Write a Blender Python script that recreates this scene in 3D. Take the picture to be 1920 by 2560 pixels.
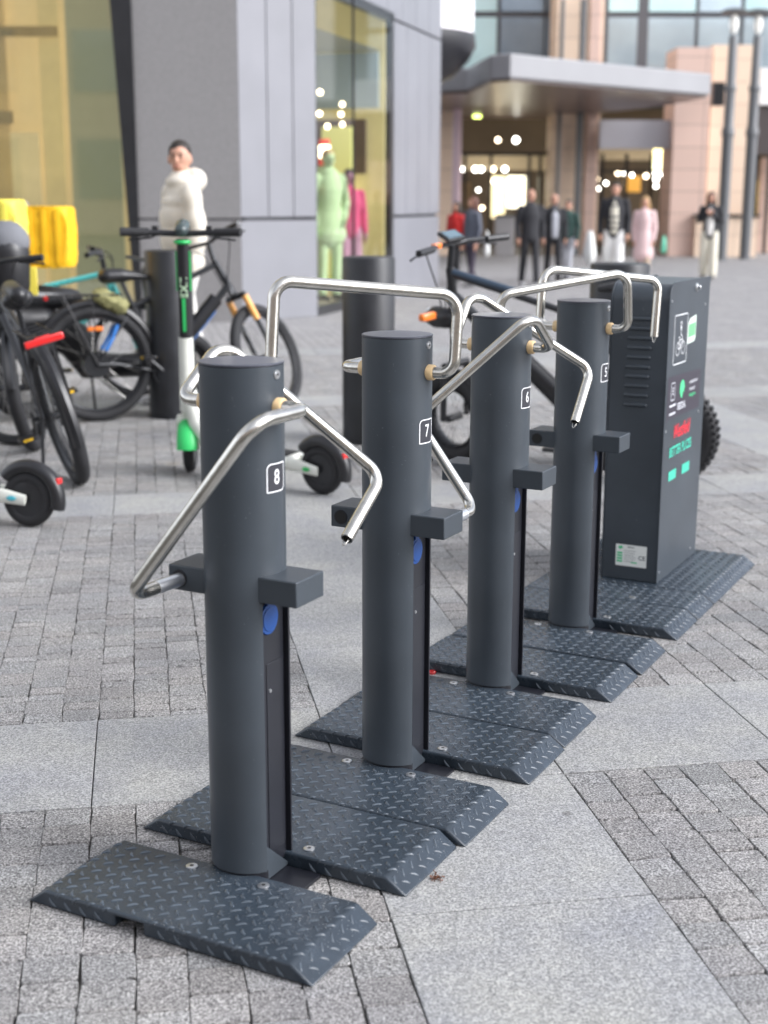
import bpy, bmesh, math, random
from mathutils import Vector, Matrix
random.seed(7)
R = math.radians
sc = bpy.context.scene
for o in list(bpy.data.objects): bpy.data.objects.remove(o)

# ---------------------------------------------------------------- camera
CAM_H, PITCH, ROLL, FPX = 1.4105, 0.2235, 0.0027, 3430.09
cp, sp = math.cos(PITCH), math.sin(PITCH)
FW = Vector((0, cp, -sp)); _up = Vector((0, sp, cp)); _rt = Vector((1, 0, 0))
RT = _rt*math.cos(ROLL) + _up*math.sin(ROLL)
UP = -_rt*math.sin(ROLL) + _up*math.cos(ROLL)
cd = bpy.data.cameras.new('camera'); cam = bpy.data.objects.new('camera', cd)
sc.collection.objects.link(cam); sc.camera = cam
m = Matrix((RT, UP, -FW)).transposed().to_4x4(); m.translation = (0, 0, CAM_H)
cam.matrix_world = m
cd.sensor_fit = 'VERTICAL'; cd.sensor_height = 36; cd.lens = FPX/2560*36
cd.clip_end = 500; cd.clip_start = .05
cd.dof.use_dof = True; cd.dof.focus_distance = 3.45; cd.dof.aperture_fstop = 2.8
sc.render.resolution_x = 768; sc.render.resolution_y = 1024

# ---------------------------------------------------------------- world, sun, exposure
SUN_EL, SUN_AZ = 35, 108          # azimuth measured clockwise from +Y (right of the picture)
w = bpy.data.worlds.new('World'); sc.world = w; w.use_nodes = True
nt = w.node_tree; nt.nodes.clear()
def wn(t): return nt.nodes.new(t)
out = wn('ShaderNodeOutputWorld'); bg = wn('ShaderNodeBackground'); sky = wn('ShaderNodeTexSky')
sky.sky_type = 'NISHITA'; sky.sun_disc = False
sky.sun_elevation = R(SUN_EL); sky.sun_rotation = R(SUN_AZ)
sky.air_density = 1.0; sky.dust_density = 3.0; sky.ozone_density = 1.5
hs = wn('ShaderNodeHueSaturation'); hs.inputs['Saturation'].default_value = .14
tc = wn('ShaderNodeTexCoord'); mp = wn('ShaderNodeMapping'); mp.inputs['Scale'].default_value = (1, 1, 2.5)
no = wn('ShaderNodeTexNoise'); no.inputs['Scale'].default_value = 2.2; no.inputs['Detail'].default_value = 6
rp = wn('ShaderNodeValToRGB'); rp.color_ramp.elements[0].position = .38; rp.color_ramp.elements[0].color = (.55, .6, .72, 1)
rp.color_ramp.elements[1].position = .62; rp.color_ramp.elements[1].color = (1.35, 1.35, 1.38, 1)
mx = wn('ShaderNodeMix'); mx.data_type = 'RGBA'; mx.blend_type = 'MULTIPLY'; mx.inputs[0].default_value = 1
nt.links.new(sky.outputs[0], hs.inputs['Color']); nt.links.new(hs.outputs[0], mx.inputs[6])
nt.links.new(tc.outputs['Generated'], mp.inputs[0]); nt.links.new(mp.outputs[0], no.inputs['Vector'])
nt.links.new(no.outputs[0], rp.inputs[0]); nt.links.new(rp.outputs[0], mx.inputs[7])
nt.links.new(mx.outputs[2], bg.inputs[0]); bg.inputs[1].default_value = .148
nt.links.new(bg.outputs[0], out.inputs[0])
sl = bpy.data.lights.new('sun', 'SUN'); so = bpy.data.objects.new('sun', sl); sc.collection.objects.link(so)
sl.energy = 1.05; sl.angle = R(28); sl.color = (1, .97, .93)
sd = Vector((math.sin(R(SUN_AZ))*math.cos(R(SUN_EL)), math.cos(R(SUN_AZ))*math.cos(R(SUN_EL)), math.sin(R(SUN_EL))))
so.rotation_euler = sd.to_track_quat('Z', 'Y').to_euler(); so.location = sd*40
sc.view_settings.view_transform = 'Standard'; sc.view_settings.look = 'None'
sc.view_settings.exposure = 1.2; sc.view_settings.gamma = 1
sc.render.engine = 'CYCLES'; sc.cycles.max_bounces = 6

# ---------------------------------------------------------------- measuring helpers (photograph pixel at a known depth)
def _ray(x, y): return FW*FPX + RT*(x-960) - UP*(y-1280)
def at(x, y, Y):
    d = _ray(x, y); return Vector((0, 0, CAM_H)) + d*(Y/d.y)
def gr(x, y, z=0):
    d = _ray(x, y); return Vector((0, 0, CAM_H)) + d*((z-CAM_H)/d.z)

# ---------------------------------------------------------------- materials
MATS = {}
def mat(name, col, rough=.5, metal=0, bump=0, bscale=60, var=0, vscale=3, emit=0, ecol=None, coat=0, spec=.5):
    if name in MATS: return MATS[name]
    M = bpy.data.materials.new(name); M.use_nodes = True; n = M.node_tree; b = n.nodes['Principled BSDF']
    b.inputs['Base Color'].default_value = (*col, 1); b.inputs['Roughness'].default_value = rough
    b.inputs['Metallic'].default_value = metal; b.inputs['Specular IOR Level'].default_value = spec
    if coat: b.inputs['Coat Weight'].default_value = coat; b.inputs['Coat Roughness'].default_value = .15
    t = n.nodes.new('ShaderNodeTexCoord')
    if var:
        q = n.nodes.new('ShaderNodeTexNoise'); q.inputs['Scale'].default_value = vscale; q.inputs['Detail'].default_value = 6
        r = n.nodes.new('ShaderNodeValToRGB'); a, c = r.color_ramp.elements
        a.position = .3; c.position = .7
        a.color = (*[x*(1-var) for x in col], 1); c.color = (*[min(1, x*(1+var)) for x in col], 1)
        n.links.new(t.outputs['Object'], q.inputs[0]); n.links.new(q.outputs[0], r.inputs[0]); n.links.new(r.outputs[0], b.inputs['Base Color'])
        mr = n.nodes.new('ShaderNodeMapRange'); mr.inputs[3].default_value = max(.02, rough*(1-.3*min(1, var*2))); mr.inputs[4].default_value = min(1, rough*(1+.3*min(1, var*2)))
        n.links.new(q.outputs[0], mr.inputs[0]); n.links.new(mr.outputs[0], b.inputs['Roughness'])
    if bump:
        q = n.nodes.new('ShaderNodeTexNoise'); q.inputs['Scale'].default_value = bscale; q.inputs['Detail'].default_value = 4
        u = n.nodes.new('ShaderNodeBump'); u.inputs['Strength'].default_value = bump; u.inputs['Distance'].default_value = .002
        n.links.new(t.outputs['Object'], q.inputs[0]); n.links.new(q.outputs[0], u.inputs['Height']); n.links.new(u.outputs[0], b.inputs['Normal'])
    if emit:
        b.inputs['Emission Color'].default_value = (*(ecol or col), 1); b.inputs['Emission Strength'].default_value = emit
    MATS[name] = M; return M

def granite(name, dark, mid, light, scale, rough=.7, attr=True, bump=.35, blotch=None):
    M = bpy.data.materials.new(name); M.use_nodes = True; n = M.node_tree; L = n.links.new; b = n.nodes['Principled BSDF']
    t = n.nodes.new('ShaderNodeTexCoord')
    a = n.nodes.new('ShaderNodeTexNoise'); a.inputs['Scale'].default_value = scale; a.inputs['Detail'].default_value = 3; a.inputs['Roughness'].default_value = .75
    L(t.outputs['Object'], a.inputs[0])
    r = n.nodes.new('ShaderNodeValToRGB'); e = r.color_ramp.elements
    e[0].position = .36; e[0].color = (*dark, 1); e[1].position = .66; e[1].color = (*light, 1)
    k = e.new(.47); k.color = (*mid, 1)
    L(a.outputs[0], r.inputs[0])
    vo = n.nodes.new('ShaderNodeTexVoronoi'); vo.inputs['Scale'].default_value = scale*.8; L(t.outputs['Object'], vo.inputs['Vector'])
    sv = n.nodes.new('ShaderNodeSeparateColor'); L(vo.outputs['Color'], sv.inputs[0])
    mr = n.nodes.new('ShaderNodeMapRange'); mr.inputs[3].default_value = .78; mr.inputs[4].default_value = 1.22; L(sv.outputs[0], mr.inputs[0])
    m1 = n.nodes.new('ShaderNodeMix'); m1.data_type = 'RGBA'; m1.blend_type = 'MULTIPLY'; m1.inputs[0].default_value = 1
    L(r.outputs[0], m1.inputs[6]); L(mr.outputs[0], m1.inputs[7]); src = m1.outputs[2]
    b2 = n.nodes.new('ShaderNodeTexNoise'); b2.inputs['Scale'].default_value = 2.6; b2.inputs['Detail'].default_value = 7; b2.inputs['Roughness'].default_value = .65; L(t.outputs['Object'], b2.inputs[0])
    r2 = n.nodes.new('ShaderNodeValToRGB'); e = r2.color_ramp.elements; e[0].position = .32; e[0].color = blotch[0] if blotch else (.82, .82, .84, 1); e[1].position = .68; e[1].color = blotch[1] if blotch else (1.1, 1.09, 1.06, 1)
    L(b2.outputs[0], r2.inputs[0])
    m2 = n.nodes.new('ShaderNodeMix'); m2.data_type = 'RGBA'; m2.blend_type = 'MULTIPLY'; m2.inputs[0].default_value = 1
    L(src, m2.inputs[6]); L(r2.outputs[0], m2.inputs[7]); src = m2.outputs[2]
    if attr:
        at_ = n.nodes.new('ShaderNodeAttribute'); at_.attribute_name = 'tone'
        m3 = n.nodes.new('ShaderNodeMix'); m3.data_type = 'RGBA'; m3.blend_type = 'MULTIPLY'; m3.inputs[0].default_value = 1
        L(src, m3.inputs[6]); L(at_.outputs['Color'], m3.inputs[7]); src = m3.outputs[2]
    # gum spots and stains
    for sc2, th, cc in ((3.1, .045, (.42, .41, .40, 1)), (5.7, .030, (1.35, 1.33, 1.28, 1)), (1.7, .10, (1.06, 1.0, .88, 1))):
        vv = n.nodes.new('ShaderNodeTexVoronoi'); vv.inputs['Scale'].default_value = sc2; L(t.outputs['Object'], vv.inputs['Vector'])
        mr2 = n.nodes.new('ShaderNodeMapRange'); mr2.inputs[1].default_value = th*.6; mr2.inputs[2].default_value = th; mr2.inputs[3].default_value = .75; mr2.inputs[4].default_value = 0; L(vv.outputs['Distance'], mr2.inputs[0])
        mm = n.nodes.new('ShaderNodeMix'); mm.data_type = 'RGBA'; mm.blend_type = 'MULTIPLY'; L(mr2.outputs[0], mm.inputs[0]); L(src, mm.inputs[6]); mm.inputs[7].default_value = cc; src = mm.outputs[2]
    L(src, b.inputs['Base Color']); b.inputs['Roughness'].default_value = rough
    bu = n.nodes.new('ShaderNodeBump'); bu.inputs['Strength'].default_value = bump; bu.inputs['Distance'].default_value = .003
    L(a.outputs[0], bu.inputs['Height']); L(bu.outputs[0], b.inputs['Normal'])
    return M

def glassmat(name, tint, refl=.35, rough=.03):
    M = bpy.data.materials.new(name); M.use_nodes = True; n = M.node_tree; n.nodes.clear()
    o = n.nodes.new('ShaderNodeOutputMaterial'); mixn = n.nodes.new('ShaderNodeMixShader')
    t = n.nodes.new('ShaderNodeBsdfTransparent'); t.inputs[0].default_value = (*tint, 1)
    g = n.nodes.new('ShaderNodeBsdfGlossy'); g.inputs['Roughness'].default_value = rough
    lw = n.nodes.new('ShaderNodeFresnel'); lw.inputs[0].default_value = 1.5
    ad = n.nodes.new('ShaderNodeMath'); ad.operation = 'MULTIPLY_ADD'; ad.inputs[1].default_value = .8; ad.inputs[2].default_value = refl*.5
    ge = n.nodes.new('ShaderNodeNewGeometry'); iv = n.nodes.new('ShaderNodeMath'); iv.operation = 'SUBTRACT'; iv.inputs[0].default_value = 1; n.links.new(ge.outputs['Backfacing'], iv.inputs[1]); ml = n.nodes.new('ShaderNodeMath'); ml.operation = 'MULTIPLY'; n.links.new(iv.outputs[0], ml.inputs[1])
    n.links.new(lw.outputs[0], ad.inputs[0]); n.links.new(ad.outputs[0], ml.inputs[0]); n.links.new(ml.outputs[0], mixn.inputs[0])
    n.links.new(t.outputs[0], mixn.inputs[1]); n.links.new(g.outputs[0], mixn.inputs[2]); n.links.new(mixn.outputs[0], o.inputs[0])
    MATS[name] = M; return M

ANTH = mat('anthracite powder coat', (.046, .056, .067), .38, bump=.12, bscale=900, var=.15, vscale=5, spec=.45)
PLATE = mat('anthracite tread plate', (.030, .041, .054), .27, bump=.25, bscale=500, var=.22, vscale=14)
def specks(M, scale, thr, col, amt=1.0, detail=2):
    n = M.node_tree; b = n.nodes['Principled BSDF']; L = n.links.new; t = n.nodes.new('ShaderNodeTexCoord')
    a = n.nodes.new('ShaderNodeTexNoise'); a.inputs['Scale'].default_value = scale; a.inputs['Detail'].default_value = detail; L(t.outputs['Object'], a.inputs[0])
    c = n.nodes.new('ShaderNodeTexNoise'); c.inputs['Scale'].default_value = 6; c.inputs['Detail'].default_value = 4; L(t.outputs['Object'], c.inputs[0])
    ad = n.nodes.new('ShaderNodeMath'); ad.operation = 'MULTIPLY_ADD'; ad.inputs[1].default_value = .35; L(c.outputs[0], ad.inputs[0]); L(a.outputs[0], ad.inputs[2])
    r = n.nodes.new('ShaderNodeMapRange'); r.inputs[1].default_value = thr; r.inputs[2].default_value = thr+.03; r.inputs[4].default_value = amt; L(ad.outputs[0], r.inputs[0])
    m = n.nodes.new('ShaderNodeMix'); m.data_type = 'RGBA'; L(r.outputs[0], m.inputs[0])
    s_ = b.inputs['Base Color']
    if s_.links: L(s_.links[0].from_socket, m.inputs[6])
    else: m.inputs[6].default_value = s_.default_value
    m.inputs[7].default_value = (*col, 1); L(m.outputs[2], s_)
specks(PLATE, 330, .885, (.42, .43, .43), .8)
specks(ANTH, 150, .93, (.16, .17, .18), .6)
TREAD = mat('highlit tread', (.062, .078, .096), .25, bump=.1, bscale=400, var=.2, vscale=20)  # marks kept paler than the plate to paint in their highlights
ZINC = mat('zinc sleeve', (.72, .74, .77), .32, .9, var=.08, vscale=40)
CAP = mat('post cap coat', (.075, .08, .10), .33, bump=.08, bscale=800, var=.08)
BLKP = mat('black panel', (.012, .013, .018), .38, var=.2, vscale=8)
STEEL = mat('brushed steel', (.64, .62, .57), .24, 1, bump=.12, bscale=160, var=.14, vscale=22)
STEELD = mat('worn steel', (.45, .44, .42), .3, 1, var=.2, vscale=30)
BUSH = mat('beige plastic', (.78, .56, .30), .45, var=.08, vscale=40)
BLUE = mat('blue socket lid', (.010, .06, .24), .35)
HOLE = mat('hole black', (.004, .004, .004), .5)
SCREW = mat('zinc screw', (.62, .63, .64), .32, .9, var=.15, vscale=80)
WHITE = mat('white print', (.82, .83, .84), .5)
BADGE = mat('badge dark', (.035, .036, .045), .4)
RUB = mat('rubber', (.018, .018, .020), .75, bump=.4, bscale=120, var=.2, vscale=12)
BLK = mat('satin black', (.015, .015, .017), .35, var=.15)
BLKM = mat('black metal', (.03, .031, .034), .3, .3, var=.15)
GREEN = mat('lime green plastic', (.03, .48, .12), .4, var=.1)
OFFW = mat('off white paint', (.72, .73, .66), .4, var=.07, vscale=6)
YEL = mat('yellow bag fabric', (.88, .50, .01), .6, bump=.6, bscale=18, var=.12, vscale=7)
YEL2 = mat('pale yellow fabric', (.85, .72, .10), .6, bump=.5, bscale=14, var=.08)
GREYF = mat('grey fabric', (.16, .165, .18), .8, bump=.4, bscale=60, var=.1)
RED = mat('red lens', (.65, .02, .02), .2, coat=.6)
ORANGE = mat('orange reflector', (.9, .22, .03), .25, coat=.5)
BLUEP = mat('blue frame paint', (.03, .18, .55), .3, coat=.4)
TURQ = mat('turquoise paint', (.10, .55, .52), .35, coat=.3)
SLATE = mat('slate blue paint', (.04, .065, .10), .3, .2, coat=.4)
OLIVE = mat('olive cargo cloth', (.28, .27, .12), .8, var=.2, vscale=12)
BOLL = mat('bollard paint', (.018, .019, .022), .42, bump=.3, bscale=120, var=.35, vscale=7)

# ---------------------------------------------------------------- object helpers
COL = sc.collection
def tag(o, label=None, cat=None, group=None, kind=None):
    if label: o['label'] = label
    if cat: o['category'] = cat
    if group: o['group'] = group
    if kind: o['kind'] = kind
    return o
def empty(name, loc=(0, 0, 0), rz=0, label=None, cat=None, group=None):
    o = bpy.data.objects.new(name, None); COL.objects.link(o); o.location = loc; o.rotation_euler = (0, 0, rz)
    o.empty_display_size = .1
    return tag(o, label, cat, group)
def kids(o): return [c for c in bpy.data.objects if c.parent == o]
def copy_tree(o, parent=None):
    c = o.copy(); COL.objects.link(c); c.parent = parent
    for ch in kids(o): copy_tree(ch, c)
    return c

def fillet(pts, r, n=7):
    pts = [Vector(p) for p in pts]; outp = [pts[0]]; rl = r
    for i in range(1, len(pts)-1):
        r = rl[i-1] if isinstance(rl, (list, tuple)) else rl
        a, b, c = pts[i-1], pts[i], pts[i+1]
        d1 = (a-b); d2 = (c-b); l1, l2 = d1.length, d2.length; d1.normalize(); d2.normalize()
        ang = d1.angle(d2)
        if ang > 3.1: outp.append(b); continue
        t = min(r/math.tan(ang/2), l1*.49, l2*.49); rr = t*math.tan(ang/2)
        bis = (d1+d2).normalized(); cen = b+bis*(rr/math.sin(ang/2))
        s = b+d1*t-cen; e = b+d2*t-cen; tot = s.angle(e); ax = s.cross(e).normalized()
        for k in range(n+1):
            outp.append(cen + Matrix.Rotation(tot*k/n, 3, ax) @ s)
    outp.append(pts[-1]); return outp

class MB:
    def __init__(s, M=None): s.bm = bmesh.new(); s.M = M or Matrix()
    def v(s, p): return s.bm.verts.new(s.M @ Vector(p))
    def face(s, ps):
        try: return s.bm.faces.new([s.v(p) for p in ps])
        except ValueError: return None
    def box(s, c, d, rot=None):
        c = Vector(c); h = Vector(d)/2; r = rot or Matrix.Identity(3); vs = []
        for z in (-1, 1):
            for x, y in ((-1, -1), (1, -1), (1, 1), (-1, 1)): vs.append(s.v(c + r @ Vector((x*h.x, y*h.y, z*h.z))))
        for f in ((0, 3, 2, 1), (4, 5, 6, 7), (0, 1, 5, 4), (1, 2, 6, 5), (2, 3, 7, 6), (3, 0, 4, 7)): s.bm.faces.new([vs[i] for i in f])
        return s
    def prism(s, poly, a, b, fn):        # poly 2D points, fn(x, y, t) -> 3D
        A = [s.v(fn(x, y, a)) for x, y in poly]; B = [s.v(fn(x, y, b)) for x, y in poly]; n = len(poly)
        s.bm.faces.new(A); s.bm.faces.new(B[::-1])
        for i in range(n): s.bm.faces.new([A[i], B[i], B[(i+1) % n], A[(i+1) % n]][::-1])
        return s
    def tube(s, pts, rad, seg=14, cap=True, flat=None):
        pts = [Vector(p) for p in pts]; n = len(pts)
        if not isinstance(rad, (list, tuple)): rad = [rad]*n
        rings = []; up = None
        for i, p in enumerate(pts):
            t = ((pts[min(i+1, n-1)]-p).normalized() + (p-pts[max(i-1, 0)]).normalized())
            if t.length < 1e-6: t = pts[min(i+1, n-1)]-pts[max(i-1, 0)]
            t.normalize()
            if up is None:
                up = Vector((0, 0, 1)) if abs(t.z) < .9 else Vector((0, 1, 0))
            up = (up - t*up.dot(t)).normalized(); sd_ = t.cross(up)
            fx = flat or 1
            rings.append([s.v(p + (sd_*math.cos(2*math.pi*k/seg)*fx + up*math.sin(2*math.pi*k/seg))*rad[i]) for k in range(seg)])
        for i in range(n-1):
            for k in range(seg):
                s.bm.faces.new([rings[i][k], rings[i][(k+1) % seg], rings[i+1][(k+1) % seg], rings[i+1][k]])
        if cap: s.bm.faces.new(rings[0][::-1]); s.bm.faces.new(rings[-1])
        return s
    def cyl(s, a, b, r, r2=None, seg=24): return s.tube([a, b], [r, r if r2 is None else r2], seg)
    def limb(s, pts, rad, seg=14, flat=None):    # rounded ends
        pts = [Vector(p) for p in pts]; P = []; Q = []
        d0 = (pts[0]-pts[1]).normalized(); d1 = (pts[-1]-pts[-2]).normalized()
        for a in (85, 60, 30): P.append(pts[0]+d0*rad[0]*math.sin(R(a))); Q.append(rad[0]*math.cos(R(a)))
        P += pts; Q += list(rad)
        for a in (30, 60, 85): P.append(pts[-1]+d1*rad[-1]*math.sin(R(a))); Q.append(rad[-1]*math.cos(R(a)))
        return s.tube(P, Q, seg, True, flat)
    def ell(s, c, r, rot=None, u=18, v_=12, jit=0):
        mt = Matrix.Translation(Vector(c)) @ (rot.to_4x4() if rot else Matrix()) @ Matrix.Diagonal((*r, 1))
        res = bmesh.ops.create_uvsphere(s.bm, u_segments=u, v_segments=v_, radius=1, matrix=s.M @ mt)
        if jit:
            for v in res['verts']: v.co += Vector([random.uniform(-jit, jit) for _ in range(3)])
        return s
    def torus(s, c, Rr, r, ax='Y', seg=48, ms=12, a0=0, a1=360, flat=1):
        c = Vector(c); full = a1-a0 >= 359.9; rings = []; n = seg if full else seg+1
        for i in range(n):
            a = R(a0+(a1-a0)*i/seg); d = {'Y': Vector((math.cos(a), 0, math.sin(a))), 'X': Vector((0, math.cos(a), math.sin(a))), 'Z': Vector((math.cos(a), math.sin(a), 0))}[ax]
            axv = {'Y': Vector((0, 1, 0)), 'X': Vector((1, 0, 0)), 'Z': Vector((0, 0, 1))}[ax]
            rings.append([s.v(c+d*(Rr+r*math.cos(2*math.pi*k/ms))+axv*r*flat*math.sin(2*math.pi*k/ms)) for k in range(ms)])
        for i in range(len(rings) if full else len(rings)-1):
            A, B = rings[i], rings[(i+1) % len(rings)]
            for k in range(ms): s.bm.faces.new([A[k], A[(k+1) % ms], B[(k+1) % ms], B[k]])
        if not full: s.bm.faces.new(rings[0]); s.bm.faces.new(rings[-1][::-1])
        return s
    def lathe(s, prof, c=(0, 0, 0), seg=32):
        c = Vector(c); rings = []
        for r_, z in prof: rings.append([s.v(c+Vector((r_*math.cos(2*math.pi*k/seg), r_*math.sin(2*math.pi*k/seg), z))) for k in range(seg)])
        for i in range(len(rings)-1):
            for k in range(seg): s.bm.faces.new([rings[i][k], rings[i][(k+1) % seg], rings[i+1][(k+1) % seg], rings[i+1][k]])
        s.bm.faces.new(rings[0][::-1]); s.bm.faces.new(rings[-1]); return s
    def text(s, body, size, fn, bold=0, shear=0, align='CENTER', squeeze=1, off=.0):
        c = bpy.data.curves.new('t', 'FONT'); c.body = body; c.size = size; c.align_x = align; c.align_y = 'CENTER'; c.offset = bold; c.shear = shear
        o = bpy.data.objects.new('t', c); COL.objects.link(o)
        me = bpy.data.meshes.new_from_object(o.evaluated_get(bpy.context.evaluated_depsgraph_get()))
        vs = [s.v(fn(v.co.x*squeeze, v.co.y)) for v in me.vertices]
        for p in me.polygons:
            try: s.bm.faces.new([vs[i] for i in p.vertices])
            except ValueError: pass
        bpy.data.objects.remove(o); bpy.data.curves.remove(c); bpy.data.meshes.remove(me); return s
    def build(s, name, m, parent=None, bevel=0, smooth=40, remesh=0, recalc=True, segs=2, disp=0):
        if recalc: bmesh.ops.recalc_face_normals(s.bm, faces=s.bm.faces)
        me = bpy.data.meshes.new(name); s.bm.to_mesh(me); s.bm.free()
        o = bpy.data.objects.new(name, me); COL.objects.link(o)
        if bevel:
            b = o.modifiers.new('b', 'BEVEL'); b.width = bevel; b.segments = segs; b.limit_method = 'ANGLE'; b.angle_limit = R(35)
        if remesh:
            b = o.modifiers.new('r', 'REMESH'); b.mode = 'VOXEL'; b.voxel_size = remesh; b.use_smooth_shade = True
            k = o.modifiers.new('s', 'SMOOTH'); k.iterations = 4; k.factor = .5
            me2 = bpy.data.meshes.new_from_object(o.evaluated_get(bpy.context.evaluated_depsgraph_get()))
            o.modifiers.clear(); o.data = me2; bpy.data.meshes.remove(me); me = me2; me.name = name
        if smooth:
            me.shade_smooth()
            if not remesh: me.set_sharp_from_angle(angle=R(smooth))
        me.materials.clear(); me.materials.append(m)
        if parent: o.parent = parent
        return o

def disc_screw(mb, c, n, r=.0105, t=.002):
    c = Vector(c); n = Vector(n).normalized(); mb.cyl(c, c+n*t, r, r*.9, 20)

# ================================================================ GROUND (grid turned 10 degrees)
GA = R(10); E1 = Vector((math.cos(GA), math.sin(GA), 0)); N1 = Vector((-math.sin(GA), math.cos(GA), 0))
def PQ(p, q, z=0): return E1*p + N1*q + Vector((0, 0, z))
PB = [(-5.55+3.0*i, -5.0+3.0*i) for i in range(0, 8)]        # bands across p (0.45 .. 1.00 is the near one)
PB = [(a, a+.558) for a in (-8.55, -5.55, -2.55, .452, 3.455, 6.46, 9.46, 12.46)]
QB = [(0.05, .60), (3.105, 3.675), (6.25, 6.70), (9.5, 10.0), (12.75, 13.3)]
g = MB(); S = 140
g.face([(-S, -40, -.012), (S, -40, -.012), (S, 160, -.012), (-S, 160, -.012)])
o = g.build('ground', mat('dark joint grit', (.075, .07, .062), .9, bump=.5, bscale=200, var=.3, vscale=30)); tag(o, kind='structure')

def visible(P):
    if P.y < 1.2: return False
    return abs(P.x) < P.y*.34+.55
tones = []
mb = MB()
def sett(p0, p1, q0, q1, gap, z=0, inset=.0022, j=.0030):
    jj = lambda: random.uniform(-j, j)
    gq = gap*random.uniform(1.6, 3.0)+.0012
    c = [(p0+gap+jj(), q0+gq+jj()), (p1-gap+jj(), q0+gq+jj()), (p1-gap+jj(), q1-gq+jj()), (p0+gap+jj(), q1-gq+jj())]
    zz = z+random.uniform(-.0016, .0014)
    cx = sum(a[0] for a in c)/4; cy = sum(a[1] for a in c)/4
    # octagonal outline with cut corners
    o8 = []; i8 = []
    for k in range(4):
        a = Vector(c[k]); b = Vector(c[(k+1) % 4]); pr = Vector(c[k-1]); ct = .0045
        for t in (pr, b):
            d = (t-a).normalized()*ct*random.uniform(.6, 1.3); o8.append(a+d)
    vb = [mb.v(PQ(x, y, -.012)) for x, y in o8]
    vm = [mb.v(PQ(x, y, zz-.004)) for x, y in o8]
    vt = []
    for x, y in o8:
        dd = Vector((cx-x, cy-y)); dd.normalize(); vt.append(mb.v(PQ(x+dd.x*inset, y+dd.y*inset, zz)))
    t = random.gauss(1, .075); tr = random.uniform(-.02, .02)
    col = (t+tr, t, t-tr*.6, 1)
    fs = [mb.bm.faces.new(vt)]
    for k in range(8):
        n = (k+1) % 8
        fs.append(mb.bm.faces.new([vm[k], vm[n], vt[n], vt[k]])); fs.append(mb.bm.faces.new([vb[k], vb[n], vm[n], vm[k]]))
    tones.extend([col]*len(fs))
pcells = []; 
for i in range(len(PB)-1): pcells.append((PB[i][1], PB[i+1][0]))
qcells = [(QB[i][1], QB[i+1][0]) for i in range(len(QB)-1)]
for (pa, pb) in pcells:
    ncol = round((pb-pa)/.104); wdt = (pb-pa)/ncol
    for (qa, qb) in qcells:
        if qa > 10: continue
        near = qb < 4
        edges = [[pa+wdt*i + (random.uniform(-.004, .004) if 0 < i < ncol else 0) for i in range(ncol+1)]][0]
        fine = (qa > 3 and qa < 4 and pa < 0)
        for i in range(ncol):
            q = qa + (0 if not fine else random.uniform(-.03, 0))
            while q < qb-.02:
                ln = random.choice((.05, .058, .075, .10, .11)) if fine else random.uniform(.086, .108)
                if qb-(q+ln) < .045: ln = qb-q
                if visible(PQ((edges[i]+edges[i+1])/2, q+ln/2)):
                    sett(edges[i], edges[i+1], max(q, qa), q+ln, .0007 if fine else .0009)
                q += ln
me_f = len(mb.bm.faces)
SETT = granite('granite setts', (.05, .048, .048), (.195, .19, .188), (.54, .53, .515), 200, .75, bump=.6)
o = mb.build('sett_paving', SETT, smooth=0, recalc=False); tag(o, kind='structure')
def tone(o, tones):
    me = o.data; ca = me.color_attributes.new('tone', 'FLOAT_COLOR', 'CORNER'); i = 0
    for p, c in zip(me.polygons, tones):
        for li in p.loop_indices: ca.data[li].color = c
tone(o, tones)
# far setts: one sheet with joints in the material
M = granite('far setts', (.10, .098, .10), (.27, .262, .262), (.52, .51, .505), 60, .8, attr=False, bump=.2)
n = M.node_tree; b = n.nodes['Principled BSDF']; src = b.inputs['Base Color'].links[0].from_socket
t = n.nodes.new('ShaderNodeTexCoord'); mpp = n.nodes.new('ShaderNodeMapping'); mpp.inputs['Rotation'].default_value = (0, 0, R(80)); n.links.new(t.outputs['Object'], mpp.inputs[0])
br = n.nodes.new('ShaderNodeTexBrick'); br.inputs['Scale'].default_value = 1; br.inputs['Brick Width'].default_value = .11; br.inputs['Row Height'].default_value = .104; br.inputs['Mortar Size'].default_value = .004
br.inputs['Color1'].default_value = (1.05, 1.05, 1.05, 1); br.inputs['Color2'].default_value = (.88, .88, .88, 1); br.inputs['Mortar'].default_value = (.3, .3, .3, 1)
n.links.new(mpp.outputs[0], br.inputs['Vector'])
mx2 = n.nodes.new('ShaderNodeMix'); mx2.data_type = 'RGBA'; mx2.blend_type = 'MULTIPLY'; mx2.inputs[0].default_value = 1
n.links.new(src, mx2.inputs[6]); n.links.new(br.outputs[0], mx2.inputs[7]); n.links.new(mx2.outputs[2], b.inputs['Base Color'])
g = MB()
for (pa, pb) in pcells:
    g.face([PQ(pa, 10.0, -.001), PQ(pb, 10.0, -.001), PQ(pb, 12.75, -.001), PQ(pa, 12.75, -.001)])
g.face([PQ(-40, 13.3, -.001), PQ(60, 13.3, -.001), PQ(60, 70, -.001), PQ(-40, 70, -.001)])
o = g.build('far_paving', M, smooth=0, recalc=False); tag(o, kind='structure')
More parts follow.
